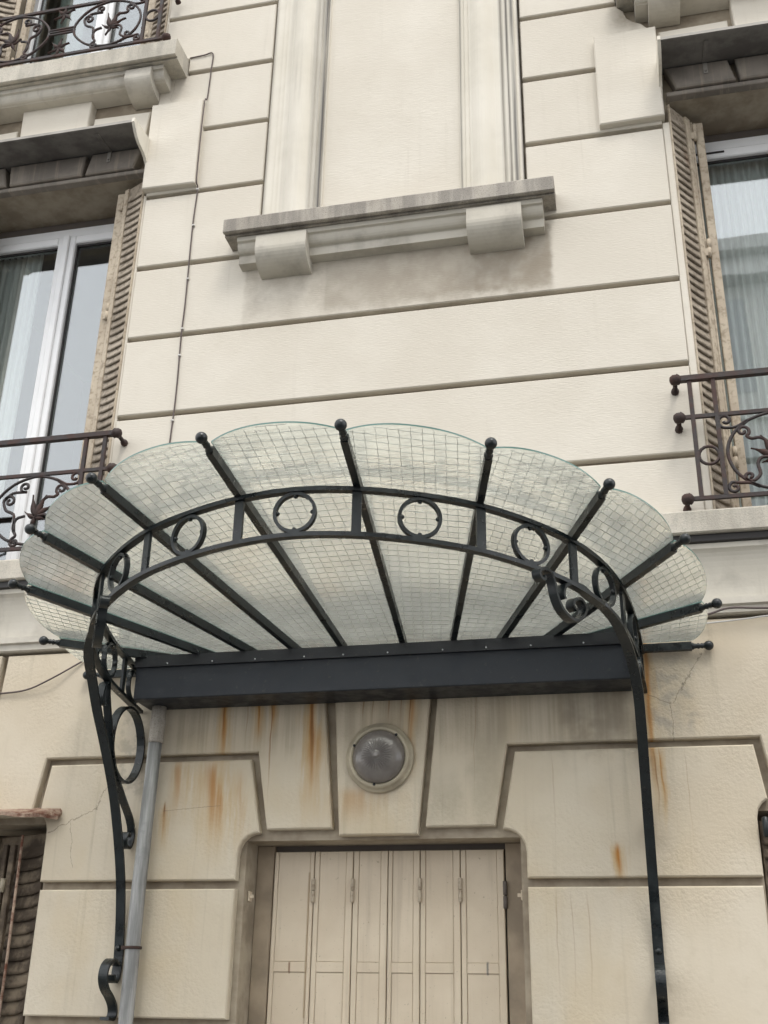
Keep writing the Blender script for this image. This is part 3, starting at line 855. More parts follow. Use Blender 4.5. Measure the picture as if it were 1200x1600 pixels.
def folded_stack(s, z0, z1, far=False):
    """second and third leaves folded behind the first, seen on edge, with hinge knuckles"""
    e = empty('folded_shutter', (0, 0, 0), house)
    if s > 0:
        xs = ((1.636, 1.650, 0.150), (1.664, 1.706, 0.165))
    else:
        xs = ((-1.702, -1.654, 0.085),)
    if far: xs = ((s * 2.63, s * 2.59, 0.12),)
    for xa, xb, y in xs:
        MB().box(xa, xb, y, y + 0.04, z0, z1 - 0.01, 0.004).build('stile', M['shutter'], e)
    x, hy = (1.657, 0.145) if s > 0 else (-1.66, 0.08)
    if far: x, hy = s * 2.64, 0.11
    for q in (0.12, 0.62, 0.94):
        z = z0 + (z1 - z0) * q
        h = MB()
        h.lathe([(0, 0.011), (0.055, 0.011)], (x, hy, z), (0, 0, 1), 8)
        h.lathe([(0.058, 0.011), (0.11, 0.011)], (x + 0.002, hy + 0.002, z), (0, 0, 1), 8)
        h.box(x - 0.022, x, hy - 0.008, hy - 0.004, z + 0.006, z + 0.05)
        h.build('hinge', M['shutter'], e)
    return e
for z0, z1, dz in ((3.70, 6.12, 0), (7.04, 9.40, 1)):
    shutter((-1.4895, 0.004), (-1.650, 0.080), z0, z1, 0.0495, M['shutter'], st0=0.004, st1=0.034)
    shutter((1.524, 0.006), (1.632, 0.150), z0, z1, 0.0495, M['shutter'], st0=0.004, st1=0.040)
    folded_stack(-1, z0, z1); folded_stack(1, z0, z1)
    for s in (-1, 1):
        shutter((s * 2.788, 0.020), (s * 2.65, 0.095), z0, z1, 0.0495, M['shutter'], st0=0.006, st1=0.03)
        folded_stack(s, z0, z1, True)
for s in (-1, 1):
    shutter((s * 1.560, 0.048), (s * 1.90, 0.19), 1.02, 2.36, 0.055, M['oldshutter'], st0=0.006, st1=0.02)
    MB().tube([(s * 1.660, 0.015, 1.02), (s * 1.662, 0.012, 1.8), (s * 1.665, 0.0, 2.345)], 0.007, 6).build('rusty_rod', M['rusty'], house)
    e = empty('folded_shutter', (0, 0, 0), house)
    for xa, xb in ((1.715, 1.742), (1.755, 1.775)):
        MB().box(s * xa, s * xb, 0.035, 0.06, 1.02, 2.31, 0.003).build('stile', M['oldshutter'], e)
    MB().lathe([(0, 0.012), (0.06, 0.012)], (s * 1.748, 0.03, 2.10), (0, 0, 1), 8).build('hinge', M['lampring'], e)
    if s > 0:
        m = MB()
        m.lathe([(-0.03, 0.006), (-0.025, 0.014), (0.045, 0.014), (0.05, 0.006)], (1.578, -0.03, 2.315), (0, 0, 1), 8)
        m.box(1.572, 1.584, -0.03, 0.04, 2.30, 2.33)
        m.build('shutter_catch', M['iron'], house)
        continue
    # crooked rusty sheet over the street-level window
    m = MB()
    n = 22
    v = []
    for i in range(n + 1):
        t = i / n
        x = s * (1.485 + 1.22 * t)
        j = rnd.uniform(-0.006, 0.006)
        fz = 2.425 + rnd.uniform(-0.007, 0.007)
        v += [(x, 0.02, 2.470), (x, -0.13 + 0.10 * max(0, 1 - t * 14) + j, fz), (x, -0.13 + 0.10 * max(0, 1 - t * 14) + j, fz - 0.016), (x, 0.02, 2.452)]
    f = []
    for i in range(n):
        for k in range(4):
            l = (k + 1) % 4
            f.append((i * 4 + k, i * 4 + l, i * 4 + 4 + l, i * 4 + 4 + k))
    f += [(3, 2, 1, 0), tuple(n * 4 + k for k in range(4))]
    m.add(v, f).build('rusty_hood', M['rusty'], house)

# --- thin projecting hoods over the first-floor windows
for s in (-1, 1):
    hd = empty('hood', (0, 0, 0), house)
    m = MB()
    m.extrude_x([(0.035, 6.388), (-0.235, 6.352), (-0.250, 6.346), (-0.250, 6.328), (-0.238, 6.326), (0.035, 6.362)], min(s * (XQ[s] + 0.003), s * 2.788), max(s * (XQ[s] + 0.003), s * 2.788))
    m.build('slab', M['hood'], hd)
    for xa, xb in ((XQ[s] - 0.015, XQ[s] + 0.002), (2.789, 2.806)):
        pr = [(0.035, 6.392), (-0.252, 6.356), (-0.256, 6.326)]
        for q in range(9):
            t = q / 8
            pr.append((-0.25 + 0.25 * t, 6.322 - 0.16 * t - 0.020 * math.sin(t * 2 * math.pi)))
        pr.append((0.035, 6.160))
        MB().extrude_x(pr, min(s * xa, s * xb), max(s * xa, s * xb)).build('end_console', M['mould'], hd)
    for xx in (1.735, 2.54):
        b = MB()
        b.bar([(s * xx, -0.20, 6.327), (s * xx, -0.02, 6.350), (s * xx, -0.026, 6.34), (s * xx, -0.026, 6.27)], 0.022, 0.004, side=lambda i, T: (1, 0, 0))
        b.lathe([(0, 0.006), (0.006, 0.005)], (s * xx, -0.028, 6.285), (0, -1, 0), 8)
        b.build('strap', M['hood'], hd)

# --- folding door leaves in the doorway
DY = 0.19
MB().box(-0.60, -0.520, DY + 0.005, DY + 0.06, 0.0, 2.31, 0.004).build('door_frame', M['jamb'], house)
MB().box(0.517, 0.60, DY + 0.005, DY + 0.06, 0.0, 2.31, 0.004).build('door_frame', M['jamb'], house)
MB().box(-0.519, 0.516, DY + 0.03, DY + 0.07, 2.285, 2.31).build('door_head', M['batten'], house)
EX = [-0.516, -0.330, -0.153, 0.0035, 0.146, 0.322, 0.512]
for i in range(6):
    a, b = EX[i] + 0.002, EX[i + 1] - 0.002
    lf = empty('door_leaf', (0, 0, 0), house)
    sa, sb = (0.022, 0.030)
    if i == 0: sa, sb = 0.018, 0.018
    if i in (2,): sa, sb = 0.024, 0.030
    if i == 3: sa, sb = 0.018, 0.028
    rails = [(0.02, 0.12), (0.93, 0.975), (1.785, 1.826), (2.283, 2.284)]
    m = MB()
    m.box(a, a + sa, DY, DY + 0.035, 0.02, 2.282, 0.003)
    m.box(b - sb, b, DY, DY + 0.035, 0.02, 2.282, 0.003)
    m.build('stile', M['door'], lf)
    for q, (r0, r1) in enumerate(rails):
        if q < 3:
            MB().box(a + sa + 0.0005, b - sb - 0.0005, DY + 0.0005, DY + 0.0345, r0, r1, 0.002).build('rail', M['door'], lf)
    for q in range(3):
        MB().box(a + sa + 0.0010, b - sb - 0.0010, DY + 0.0045, DY + 0.03, rails[q][1] + 0.0010, rails[q + 1][0] - 0.0010, 0.0015).build('panel', M['door'], lf)
    if i in (1, 2, 4, 5):
        pass
    if i in (0, 1, 3, 4):
        for zc in (2.065, 0.6, 1.35):
            h = MB()
            h.lathe([(0, 0.004), (0.004, 0.0085), (0.048, 0.0085), (0.050, 0.006)], (EX[i + 1], DY - 0.007, zc), (0, 0, 1), 10)
            h.lathe([(0.052, 0.006), (0.054, 0.0085), (0.098, 0.0085), (0.102, 0.004)], (EX[i + 1], DY - 0.007, zc), (0, 0, 1), 10)
            h.build('hinge', M['shutter'], lf)
    if i == 5:
        h = MB()
        h.lathe([(0, 0.009), (0.05, 0.009)], (0.514, DY - 0.006, 2.04), (0, 0, 1), 10)
        h.lathe([(0.055, 0.009), (0.11, 0.009)], (0.514, DY - 0.006, 2.04), (0, 0, 1), 10)
        h.build('hinge', M['batten'], lf)
for s in (-1, 1):
    m = MB()
    m.box(s * 0.5985, s * 0.590, 0.09, 0.125, 2.065, 2.105, 0.002)
    m.box(s * 0.5895, s * 0.575, 0.098, 0.104, 2.078, 2.092)
    m.build('door_stop', M['door'], house)

# ------------------------------------------------------------------ railings
def spiral(cx, cz, r0, a0, turns, sgn=1, n=14):
    out = []
    for i in range(n + 1):
        t = i / n
        a = a0 + sgn * turns * 2 * math.pi * t
        r = r0 * (1 - 0.78 * t)
        out.append((cx + r * math.cos(a), cz + r * math.sin(a)))
    return out
def railing(s, dz, label, group):
    e = empty('window_railing', (s * CW, -0.10 - (0.03 if dz else 0), 3.735 + dz))
    tag(e, label, 'railing', group)
    Y = 0.0
    def pt(X, z): return (s * (X - CW), Y, z - 3.735)
    def both(X): return (X, 2 * CW - X)
    MB().bar([pt(1.412, 4.350), pt(2 * CW - 1.412, 4.350)], 0.030, 0.026, side=lambda i, T: (0, 1, 0)).build('top_rail', M['railing'], e)
    MB().bar([pt(1.412, 4.147), pt(2 * CW - 1.412, 4.147)], 0.016, 0.018, side=lambda i, T: (0, 1, 0)).build('middle_rail', M['railing'], e)
    MB().bar([pt(1.418, 3.735), pt(2 * CW - 1.418, 3.735)], 0.016, 0.018, side=lambda i, T: (0, 1, 0)).build('bottom_rail', M['railing'], e)
    for X0 in (1.466, 1.572):
        for X in both(X0):
            MB().bar([pt(X, 3.742), pt(X, 4.345)], 0.017, 0.019, side=lambda i, T: (0, 1, 0)).build('baluster', M['railing'], e)
    for z in (4.350, 4.147, 3.735):
        for X in both(1.405):
            c = Vector(pt(X, z))
            m = MB()
            m.lathe([(-0.026, 0.007), (-0.021, 0.020), (-0.007, 0.027), (0.004, 0.024), (0.013, 0.028), (0.023, 0.019), (0.030, 0.008)], c, (s * (1 if X < CW else -1), -0.3, 0), 10)
            m.lathe([(-0.028, 0.004), (-0.024, 0.011), (-0.014, 0.013)], c + Vector((0, 0, 0)), (0, 0, -1), 8)
            m.lathe([(0, 0.011), (0.08, 0.011), (0.082, 0.018), (0.10, 0.019)], c, (0, 1, -0.10), 8)
            m.build('rosette', M['rustiron'], e)
    for X in both(1.519):
        pts = [pt(X + 0.045 * math.cos(q * math.pi / 8), 3.945 + 0.045 * math.sin(q * math.pi / 8)) for q in range(16)]
        MB().tube(pts, 0.0080, 6, True).build('ring', M['railing'], e)
    CX, CZ = 1.815, 3.945
    curves = []
    # outer oval from two C scrolls with curled ends
    top = spiral(1.605, 4.113, 0.036, math.radians(-95), 1.15, -1)[::-1] + [(1.65, 4.078), (1.70, 4.105), (1.76, 4.127), (CX, 4.136), (1.875, 4.127), (1.945, 4.100), (2.005, 4.05), (2.045, 3.99), (2.055, 3.945)]
    left = [(1.70, 4.103), (1.648, 4.062), (1.612, 4.005), (1.600, 3.945), (1.612, 3.885), (1.642, 3.833), (1.70, 3.785), (1.76, 3.762), (CX, 3.755), (1.875, 3.764), (1.945, 3.790), (2.005, 3.84), (2.045, 3.895), (2.055, 3.945)]
    bot = spiral(1.612, 3.775, 0.028, math.radians(100), 1.1, 1)[::-1] + [(1.64, 3.797), (1.68, 3.793), (1.72, 3.772)]
    c = spiral(1.675, 4.052, 0.030, math.radians(-60), 1.2, 1)[::-1] + [(1.71, 4.012), (1.745, 4.014), (1.775, 3.99), (1.785, 3.95)]
    d = spiral(1.880, 4.080, 0.030, math.radians(-110), 1.2, 1)[::-1] + [(1.90, 4.052), (1.945, 4.05), (1.985, 4.02)]
    g = spiral(1.957, 4.005, 0.034, math.radians(-10), 1.25, 1)[::-1] + [(1.97, 3.955), (1.925, 3.93), (1.915, 3.885), (1.905, 3.83)]
    h = spiral(1.897, 3.772, 0.026, math.radians(60), 1.2, -1)[::-1] + [(1.895, 3.81), (1.915, 3.85), (1.905, 3.90), (1.86, 3.915)]
    k2 = spiral(1.682, 3.826, 0.024, math.radians(-70), 1.1, -1)[::-1] + [(1.705, 3.808), (1.728, 3.835), (1.722, 3.885), (1.745, 3.915), (1.79, 3.91)]
    curves = [top, left, bot, c, d, g, h, k2]
    for cv in curves:
        for fl in (0, 1):
            P = [pt(2 * CW - p[0] if fl else p[0], p[1]) for p in cv]
            P = catmull(P, 3)
            n = len(P)
            MB().tube(P, 0.0082, 6).build('scroll', M['railing'], e)
    # cast leaf sprays in each oval and a centre ornament
    def leaf(cx, cz, ang, L, w):
        m = MB()
        ca, sa = math.cos(ang), math.sin(ang)
        v = []
        n = 7
        for i in range(n + 1):
            t = i / n
            wd = w * (math.sin(math.pi * min(1, t * 1.15) ** 0.8) if t < 0.87 else w * 0.0) if t < 0.87 else 0.002
            bend = 0.22 * L * t * t
            for q, dy in ((-1, 0.0), (0, -0.010), (1, 0.0), (0, 0.007)):
                lx, lz = t * L, bend + q * max(wd, 0.003)
                v.append((cx + lx * ca - lz * sa, dy, cz + lx * sa + lz * ca))
        f = []
        for i in range(n):
            for q in range(4):
                r = (q + 1) % 4
                f.append((i * 4 + q, i * 4 + r, i * 4 + 4 + r, i * 4 + 4 + q))
        return v, f
    for fl in (0, 1):
        for (cx, cz, ang, L, w) in ((1.800, 3.90, 100, 0.13, 0.022), (1.800, 3.91, 65, 0.12, 0.018), (1.800, 3.91, 140, 0.11, 0.018), (1.80, 3.90, 20, 0.07, 0.014), (1.80, 3.90, 180, 0.06, 0.012), (1.80, 3.91, -80, 0.07, 0.014)):
            v, f = leaf(cx, cz, math.radians(ang), L, w)
            v = [(s * ((2 * CW - p[0] if fl else p[0]) - CW), p[1], p[2] - 3.735) for p in v]
            MB().add(v, f, True).build('leaf', M['rustiron'], e)
    for zc in (4.09, 3.80):
        for ang in (90, 35, 145, -90, -35, 215):
            v, f = leaf(CW, zc, math.radians(ang), 0.075, 0.015)
            v = [(s * (p[0] - CW), p[1], p[2] - 3.735) for p in v]
            MB().add(v, f, True).build('leaf', M['rustiron'], e)
    for zc in (3.925, 3.945, 3.965):
        MB().bar([pt(2.045, zc), pt(2 * CW - 2.045, zc)], 0.012, 0.008, side=lambda i, T: (0, 1, 0)).build('collar', M['railing'], e)
    return e
GR = 'scrolled wrought iron window railings'
railing(-1, 0.0, 'rusty scrolled iron railing at the left window, half behind the glass canopy', GR)
railing(1, 0.0, 'rusty scrolled iron railing at the curtained right window above the sill course', GR)
railing(-1, 3.37, 'dark scrolled iron railing on the topmost sill at the upper left corner', GR)

# ------------------------------------------------------------------ curtains behind the panes
def curtain(name, label, x0, x1, y, z0, z1, mat, waves, amp, group=None):
    m = MB()
    n = waves * 8
    rows = 7
    v = []
    for j in range(rows + 1):
        t = j / rows
        for i in range(n + 1):
            q = i / n
            a = q * waves * 2 * math.pi
            v.append((x0 + (x1 - x0) * q + 0.004 * math.sin(a * 0.37 + t), y + amp * math.sin(a + 0.7 * math.sin(q * 9)) * (0.6 + 0.4 * (1 - t)), z0 + (z1 - z0) * t))
    f = []
    for j in range(rows):
        for i in range(n):
            a = j * (n + 1) + i
            f.append((a, a + 1, a + n + 2, a + n + 1))
    m.add(v, f, True)
    return tag(m.build(name, mat), label, 'curtain', group)
curtain('sheer_curtain', 'sheer white pleated curtain behind the right window panes', 1.58, 2.74, 0.425, 3.75, 6.05, M['curtain'], 30, 0.020)
curtain('sheer_curtain', 'sheer white curtain drawn aside in the left window', -2.74, -2.36, 0.43, 3.75, 6.02, M['curtain'], 9, 0.022)
curtain('drawn_curtain', 'grey green curtain in the topmost window at upper left', -2.58, -2.36, 0.43, 7.1, 9.3, M['greencurtain'], 5, 0.022)

# ------------------------------------------------------------------ the glass canopy
can = empty('glass_canopy', (0, 0, 2.9))
tag(can, 'fan shaped wired glass canopy on dark green wrought iron over the doorway', 'canopy')
CO = Vector((0, 0, 2.9))
def cb(mb, name, mat, parent=None):
    mb.v = [(p[0] - CO.x, p[1] - CO.y, p[2] - CO.z) for p in mb.v]
    o = mb.build(name, mat, parent or can)
    return o
# gutter box along the wall
m = MB()
m.extrude_x([(-0.004, 2.902), (-0.196, 2.902), (-0.200, 2.906), (-0.200, 3.050), (-0.196, 3.054), (-0.004, 3.054)], -1.100, 1.100)
cb(m, 'gutter_box', M['gutter'])
m = MB()
m.extrude_x([(-0.150, 3.0545), (-0.209, 3.0545), (-0.209, 3.048), (-0.214, 3.048), (-0.214, 3.100), (-0.190, 3.106), (-0.150, 3.110)], -1.106, 1.106)
cb(m, 'flashing', M['flash'])
for i in range(10):
    x = -0.93 + i * 0.205 + rnd.uniform(-0.02, 0.02)
    m = MB().lathe([(-0.001, 0.0042), (0.002, 0.0034), (0.0035, 0.001)], (x, -0.214, 3.060), (0, -1, 0), 8)
    cb(m, 'screw', M['screw'])
BACK = [(0.129, -0.05, 3.092), (0.325, -0.05, 3.092), (0.512, -0.05, 3.092), (0.692, -0.05, 3.094), (0.792, -0.05, 3.096), (0.80, -0.028, 3.078)]
BALL = [(0.240, -1.705, 3.362), (0.709, -1.548, 3.330), (1.077, -1.291, 3.272), (1.327, -0.947, 3.195), (1.453, -0.434, 3.124), (1.434, -0.028, 3.080)]
RIBS = [(-1, i) for i in (5, 4, 3, 2, 1, 0)] + [(1, i) for i in range(6)]
def ribline(sg, i):
    a, b = Vector(BACK[i]), Vector(BALL[i])
    a.x *= sg; b.x *= sg
    return a, b
for sg, i in RIBS:
    a, b = ribline(sg, i)
    D = (b - a).normalized()
    e = b - D * 0.070
    up = Vector((0, 0, 1))
    S = D.cross(up).normalized()
    m = MB()
    n = 8
    pts = [a + (e - a) * q / n for q in range(n + 1)]
    m.bar(pts, 0.026, 0.034, side=lambda i_, T: S)
    o = cb(m, 'rib', M['iron'])
    m = MB()
    prof = [(-0.075, 0.012), (-0.066, 0.016), (-0.060, 0.012), (-0.050, 0.010), (-0.042, 0.0135), (-0.036, 0.009), (-0.028, 0.0125), (-0.022, 0.010)]
    prof += [(-0.021 * math.cos(math.pi * (q + 2) / 10), max(0.0006, 0.021 * math.sin(math.pi * (q + 2) / 10))) for q in range(9)]
    m.lathe(prof, b, D, 14)
    f_ = cb(m, 'finial', M['iron'], o)
# the double ring: plan curve, climbing with the glass
PLAN = [(0.0, -1.392), (0.216, -1.366), (0.420, -1.308), (0.620, -1.220), (0.785, -1.103), (0.920, -0.970), (1.020, -0.815), (1.083, -0.645), (1.120, -0.440), (1.138, -0.230), (1.150, -0.010)]
def ringz(y):
    y = -y
    T = [(0.0, 3.066), (0.23, 3.085), (0.44, 3.105), (0.645, 3.140), (0.97, 3.208), (1.22, 3.259), (1.366, 3.289), (1.40, 3.294)]
    for q in range(len(T) - 1):
        if y <= T[q + 1][0]:
            t = (y - T[q][0]) / (T[q + 1][0] - T[q][0])
            return T[q][1] + (T[q + 1][1] - T[q][1]) * max(0, t)
    return T[-1][1]
plan = [(-p[0], p[1]) for p in reversed(PLAN[1:])] + PLAN
rp = catmull([(p[0], p[1], ringz(p[1])) for p in plan], 5)
DROP = 0.172
cb(MB().bar(rp, 0.030, 0.016), 'upper_ring', M['iron'])
cb(MB().bar([p - Vector((0, 0, DROP)) for p in rp], 0.030, 0.016), 'lower_ring', M['iron'])
def ring_near(x, y):
    return min(rp, key=lambda p: (p.x - x) ** 2 + (p.y - y) ** 2)
def ring_at(u):
    """u = fraction along the ring by length"""
    L = [0.0]
    for q in range(1, len(rp)): L.append(L[-1] + (rp[q] - rp[q - 1]).length)
    d = u * L[-1]
    for q in range(1, len(rp)):
        if L[q] >= d:
            t = (d - L[q - 1]) / (L[q] - L[q - 1])
            return rp[q - 1].lerp(rp[q], t), (rp[q] - rp[q - 1]).normalized()
    return rp[-1], (rp[-1] - rp[-2]).normalized()
CR = []
for sg, i in RIBS:
    if i == 5: continue
    a, b = ribline(sg, i)
    best = None
    for q in range(600):
        u = q / 599
        p, T = ring_at(u)
        t = ((p - a).x * (b - a).x + (p - a).y * (b - a).y) / ((b - a).x ** 2 + (b - a).y ** 2)
        c = a + (b - a) * t
        d = (c.x - p.x) ** 2 + (c.y - p.y) ** 2
        if best is None or d < best[0]: best = (d, u)
    CR.append(best[1])
for u in CR:
    p, T = ring_at(u)
    H = Vector((T.x, T.y, 0)).normalized()
    m = MB()
    m.bar([p - Vector((0, 0, 0.007)), p - Vector((0, 0, DROP - 0.007))], 0.034, 0.012, side=lambda i_, T_: H)
    cb(m, 'post', M['iron'])
US = sorted(CR)
mids = [(US[q] + US[q + 1]) / 2 for q in range(len(US) - 1)] + [US[0] * 0.42, 1 - (1 - US[-1]) * 0.42]
for u in mids:
    p, T = ring_at(u)
    H = Vector((T.x, T.y, 0)).normalized()
    c = p - Vector((0, 0, DROP / 2))
    R_ = (DROP - 0.016) / 2 - 0.006
    m = MB()
    N_ = Vector((H.y, -H.x, 0))
    pts = [c + H * R_ * math.cos(2 * math.pi * q / 28) + Vector((0, 0, 1)) * R_ * math.sin(2 * math.pi * q / 28) for q in range(28)]
    m.bar(pts, 0.020, 0.012, side=lambda i_, T_: N_, closed=True)
    o = cb(m, 'ring_ornament', M['iron'])
    for a in (0, 90, 180, 270):
        w = math.radians(a)
        q = c + H * (R_ - 0.009) * math.cos(w) + Vector((0, 0, 1)) * (R_ - 0.009) * math.sin(w)
        cb(MB().lathe(sphere_prof(0.0085, 6), q, (0, 0, 1), 8), 'bead', M['iron'], o)
# side brackets
for s in (-1, 1):
    def q3(X, y, z): return Vector((s * X, y, z))
    X = 1.126
    br = empty('bracket', (0, 0, 0), can)
    # main sweeping strap: wall foot, long curve outwards, then along under the ring
    O2, T2 = Vector((0.90, -0.985)), Vector((0.5, 0.866))
    def tp(t, z): return q3(O2.x + T2.x * t, O2.y + T2.y * t, z)
    path = [q3(X, -0.068, 1.757), q3(X, -0.060, 1.738), q3(X, -0.034, 1.733), q3(X, -0.015, 1.765), q3(X, -0.012, 1.85), q3(X, -0.040, 2.02), q3(X, -0.085, 2.175), q3(X, -0.165, 2.35), q3(X, -0.252, 2.50), q3(X, -0.372, 2.655),
            q3(1.122, -0.488, 2.780), q3(1.104, -0.60, 2.880), q3(1.072, -0.72, 2.950), q3(1.028, -0.80, 2.998), tp(0.145, 3.030), tp(0.083, 3.046), tp(0.020, 3.040), tp(-0.026, 3.020), tp(-0.045, 2.986), tp(-0.038, 2.965)]
    cb(MB().bar(catmull(path, 7), 0.040, 0.012), 'strap', M['iron'], br)
    # S scroll with a big volute under the ring
    S_ = [(-0.150, 3.020), (-0.160, 3.004), (-0.182, 3.012), (-0.182, 3.032), (-0.152, 3.046), (-0.118, 3.044), (-0.096, 3.014), (-0.082, 2.966), (-0.046, 2.922), (0.020, 2.903), (0.077, 2.930), (0.098, 2.970), (0.070, 2.994), (0.030, 2.982), (0.018, 2.957), (0.038, 2.945)]
    cb(MB().bar(catmull([tp(*p) for p in S_], 6), 0.034, 0.011), 'volute', M['iron'], br)
    # circle between strap and wall
    pts = [q3(X, -0.168 + 0.158 * math.cos(2 * math.pi * k / 36), 2.705 + 0.165 * math.sin(2 * math.pi * k / 36)) for k in range(36)]
    cb(MB().bar(pts, 0.036, 0.012, side=lambda i_, T_: (1, 0, 0), closed=True), 'circle', M['iron'], br)
    # inner S strap
    pi_ = [q3(X, -0.455, 2.835), q3(X, -0.448, 2.812), q3(X, -0.425, 2.815), q3(X, -0.418, 2.86), q3(X, -0.425, 2.925), q3(X, -0.405, 2.85), q3(X, -0.365, 2.765), q3(X, -0.285, 2.60), q3(X, -0.16, 2.485), q3(X, -0.055, 2.405), q3(X, -0.016, 2.345), q3(X, -0.030, 2.285), q3(X, -0.068, 2.276), q3(X, -0.086, 2.305), q3(X, -0.07, 2.335), q3(X, -0.048, 2.325)]
    cb(MB().bar(catmull(pi_[4:], 6), 0.034, 0.011, side=lambda i_, T_: (1, 0, 0)), 'inner_strap', M['iron'], br)
    cb(MB().bar(catmull([q3(X, -0.425, 2.92), q3(X, -0.455, 2.90), q3(X, -0.470, 2.855), q3(X, -0.455, 2.82), q3(X, -0.430, 2.822), q3(X, -0.428, 2.845)], 6), 0.034, 0.010, side=lambda i_, T_: (1, 0, 0)), 'small_curl', M['iron'], br)
    # curled foot
    ft = [q3(X, -0.030, 1.800), q3(X, -0.080, 1.815), q3(X, -0.128, 1.788), q3(X, -0.138, 1.742), q3(X, -0.110, 1.702), q3(X, -0.060, 1.672), q3(X, -0.022, 1.640), q3(X, -0.012, 1.608), q3(X, -0.030, 1.588), q3(X, -0.085, 1.590)]
    cb(MB().bar(catmull(ft, 6), 0.040, 0.012, side=lambda i_, T_: (1, 0, 0)), 'foot', M['iron'], br)
    m = MB().lathe([(-0.010, 0.013), (0.004, 0.014), (0.010, 0.010), (0.014, 0.004)], (s * X, -0.022, 1.865), (0, -1, 0), 6)
    cb(m, 'bolt', M['iron'], br)
# glass panes with embedded wire
THK = 0.006
def pane(r0, r1):
    a0, b0 = ribline(*r0); a1, b1 = ribline(*r1)
    edge = 0.062
    l0, l1 = (b0 - a0).length, (b1 - a1).length
    wall_pane = 5 in (r0[1], r1[1])
    off = Vector((0, 0, 0.0235))
    def vmax(u):
        e0, e1 = 1 - edge / l0, 1 - edge / l1
        base = e0 + (e1 - e0) * u
        lm = l0 + (l1 - l0) * u
        bulge = (edge + (0.008 if not wall_pane else -0.02)) / lm
        return base + bulge * (1 - abs(2 * u - 1) ** 2.2)
    def surf(u, v):
        p, q = a0.lerp(b0, v), a1.lerp(b1, v)
        return p.lerp(q, 0.012 + 0.976 * u) + off
    nu, nv = 18, 12
    v, f = [], []
    for lay in (0, 1):
        for j in range(nv + 1):
            for i in range(nu + 1):
                u = i / nu
                v.append(surf(u, vmax(u) * j / nv) + Vector((0, 0, THK * lay)))
    N1 = (nu + 1) * (nv + 1)
    for j in range(nv):
        for i in range(nu):
            a = j * (nu + 1) + i
            f.append((a, a + nu + 1, a + nu + 2, a + 1))
            f.append((N1 + a, N1 + a + 1, N1 + a + nu + 2, N1 + a + nu + 1))
    rim = [i for i in range(nu + 1)] + [j * (nu + 1) + nu for j in range(1, nv + 1)] + [nv * (nu + 1) + i for i in range(nu - 1, -1, -1)] + [j * (nu + 1) for j in range(nv - 1, 0, -1)]
    nbody = len(f)
    for k in range(len(rim)):
        p, q = rim[k], rim[(k + 1) % len(rim)]
        f.append((p, q, N1 + q, N1 + p))
    o = cb(MB().add(v, f), 'glass_pane', M['cglass'])
    o.data.materials.append(M['gedge'])
    for pl in o.data.polygons[nbody:]: pl.material_index = 1
    # wire net
    w = MB()
    sp = 0.040
    lm = (l0 + l1) / 2
    def width(v): return (a0.lerp(b0, v) - a1.lerp(b1, v)).length
    R = 0.00078
    mid = Vector((0, 0, -0.0006))
    wm = max(width(0), width(1))
    nl = int(wm / 2 / sp) + 1
    for q in range(-nl, nl + 1):
        run = []
        for k in range(0, 140):
            vv = k / 120
            u = 0.5 + (q + 0.5) * sp / max(width(vv), 1e-3)
            if 0.0 < u < 1.0 and vv < vmax(u) - 0.003:
                wob = 0.0016 * math.sin(vv * lm / sp * math.pi * 2) / max(width(vv), 1e-3)
                run.append(surf(u + wob, vv) + mid)
            else:
                if len(run) > 1: w.tube(run, R, 5)
                run = []
        if len(run) > 1: w.tube(run, R, 5)
    for q in range(1, int(lm * 1.1 / sp)):
        vv = q * sp / lm
        run = []
        ns = max(6, int(width(vv) / 0.012))
        for k in range(ns + 1):
            u = k / ns
            if vv < vmax(u) - 0.003: run.append(surf(min(max(u, 0.002), 0.998), vv + 0.0007 / lm * math.sin(k * 1.4)) + mid)
            else:
                if len(run) > 1: w.tube(run, R, 5)
                run = []
        if len(run) > 1: w.tube(run, R, 5)
    tag(cb(w, 'wire_net', M['wire'], o), kind='stuff')
for q in range(len(RIBS) - 1):
    pane(RIBS[q], RIBS[q + 1])

# ------------------------------------------------------------------ lamp over the door
lamp = empty('bulkhead_lamp', (0.005, -0.012, 2.646))
tag(lamp, 'round unlit bulkhead lamp with ribbed grey glass dome on the keystone', 'lamp')
prof = [(-0.004, 0.150), (0.010, 0.152), (0.016, 0.147), (0.018, 0.138), (0.026, 0.137), (0.032, 0.130), (0.033, 0.122), (0.028, 0.116), (0.010, 0.114)]
MB().lathe(prof, (0, 0, 0), (0, -1, 0), 48).build('base_ring', M['lampring'], lamp)
m = MB()
v, f = [], []
na, nr = 96, 22
for j in range(nr + 1):
    t = j / nr
    r = 0.115 * t
    y = -0.020 - 0.062 * math.sqrt(max(0.0, 1 - (t * 0.985) ** 2.4))
    for i in range(na):
        a = 2 * math.pi * i / na
        rib = 0.0
        if 0.12 < t < 0.62:
            rib = 0.0055 * math.cos(32 * a) * math.sin((t - 0.12) / 0.5 * math.pi)
        v.append((max(r, 0.0005) * math.cos(a), y - rib - (0.004 if t < 0.10 else 0), max(r, 0.0005) * math.sin(a)))
for j in range(nr):
    for i in range(na):
        k = (i + 1) % na
        f.append((j * na + i, (j + 1) * na + i, (j + 1) * na + k, j * na + k))
m.add(v, f, True).build('glass_dome', M['lamp'], lamp)
for a in (50, 155, 262):
    w = math.radians(a)
    MB().lathe([(0, 0.006), (0.010, 0.006), (0.012, 0.003)], (0.121 * math.cos(w), -0.026, 0.121 * math.sin(w)), (0, -1, 0), 8).build('clamp', M['flash'], lamp)

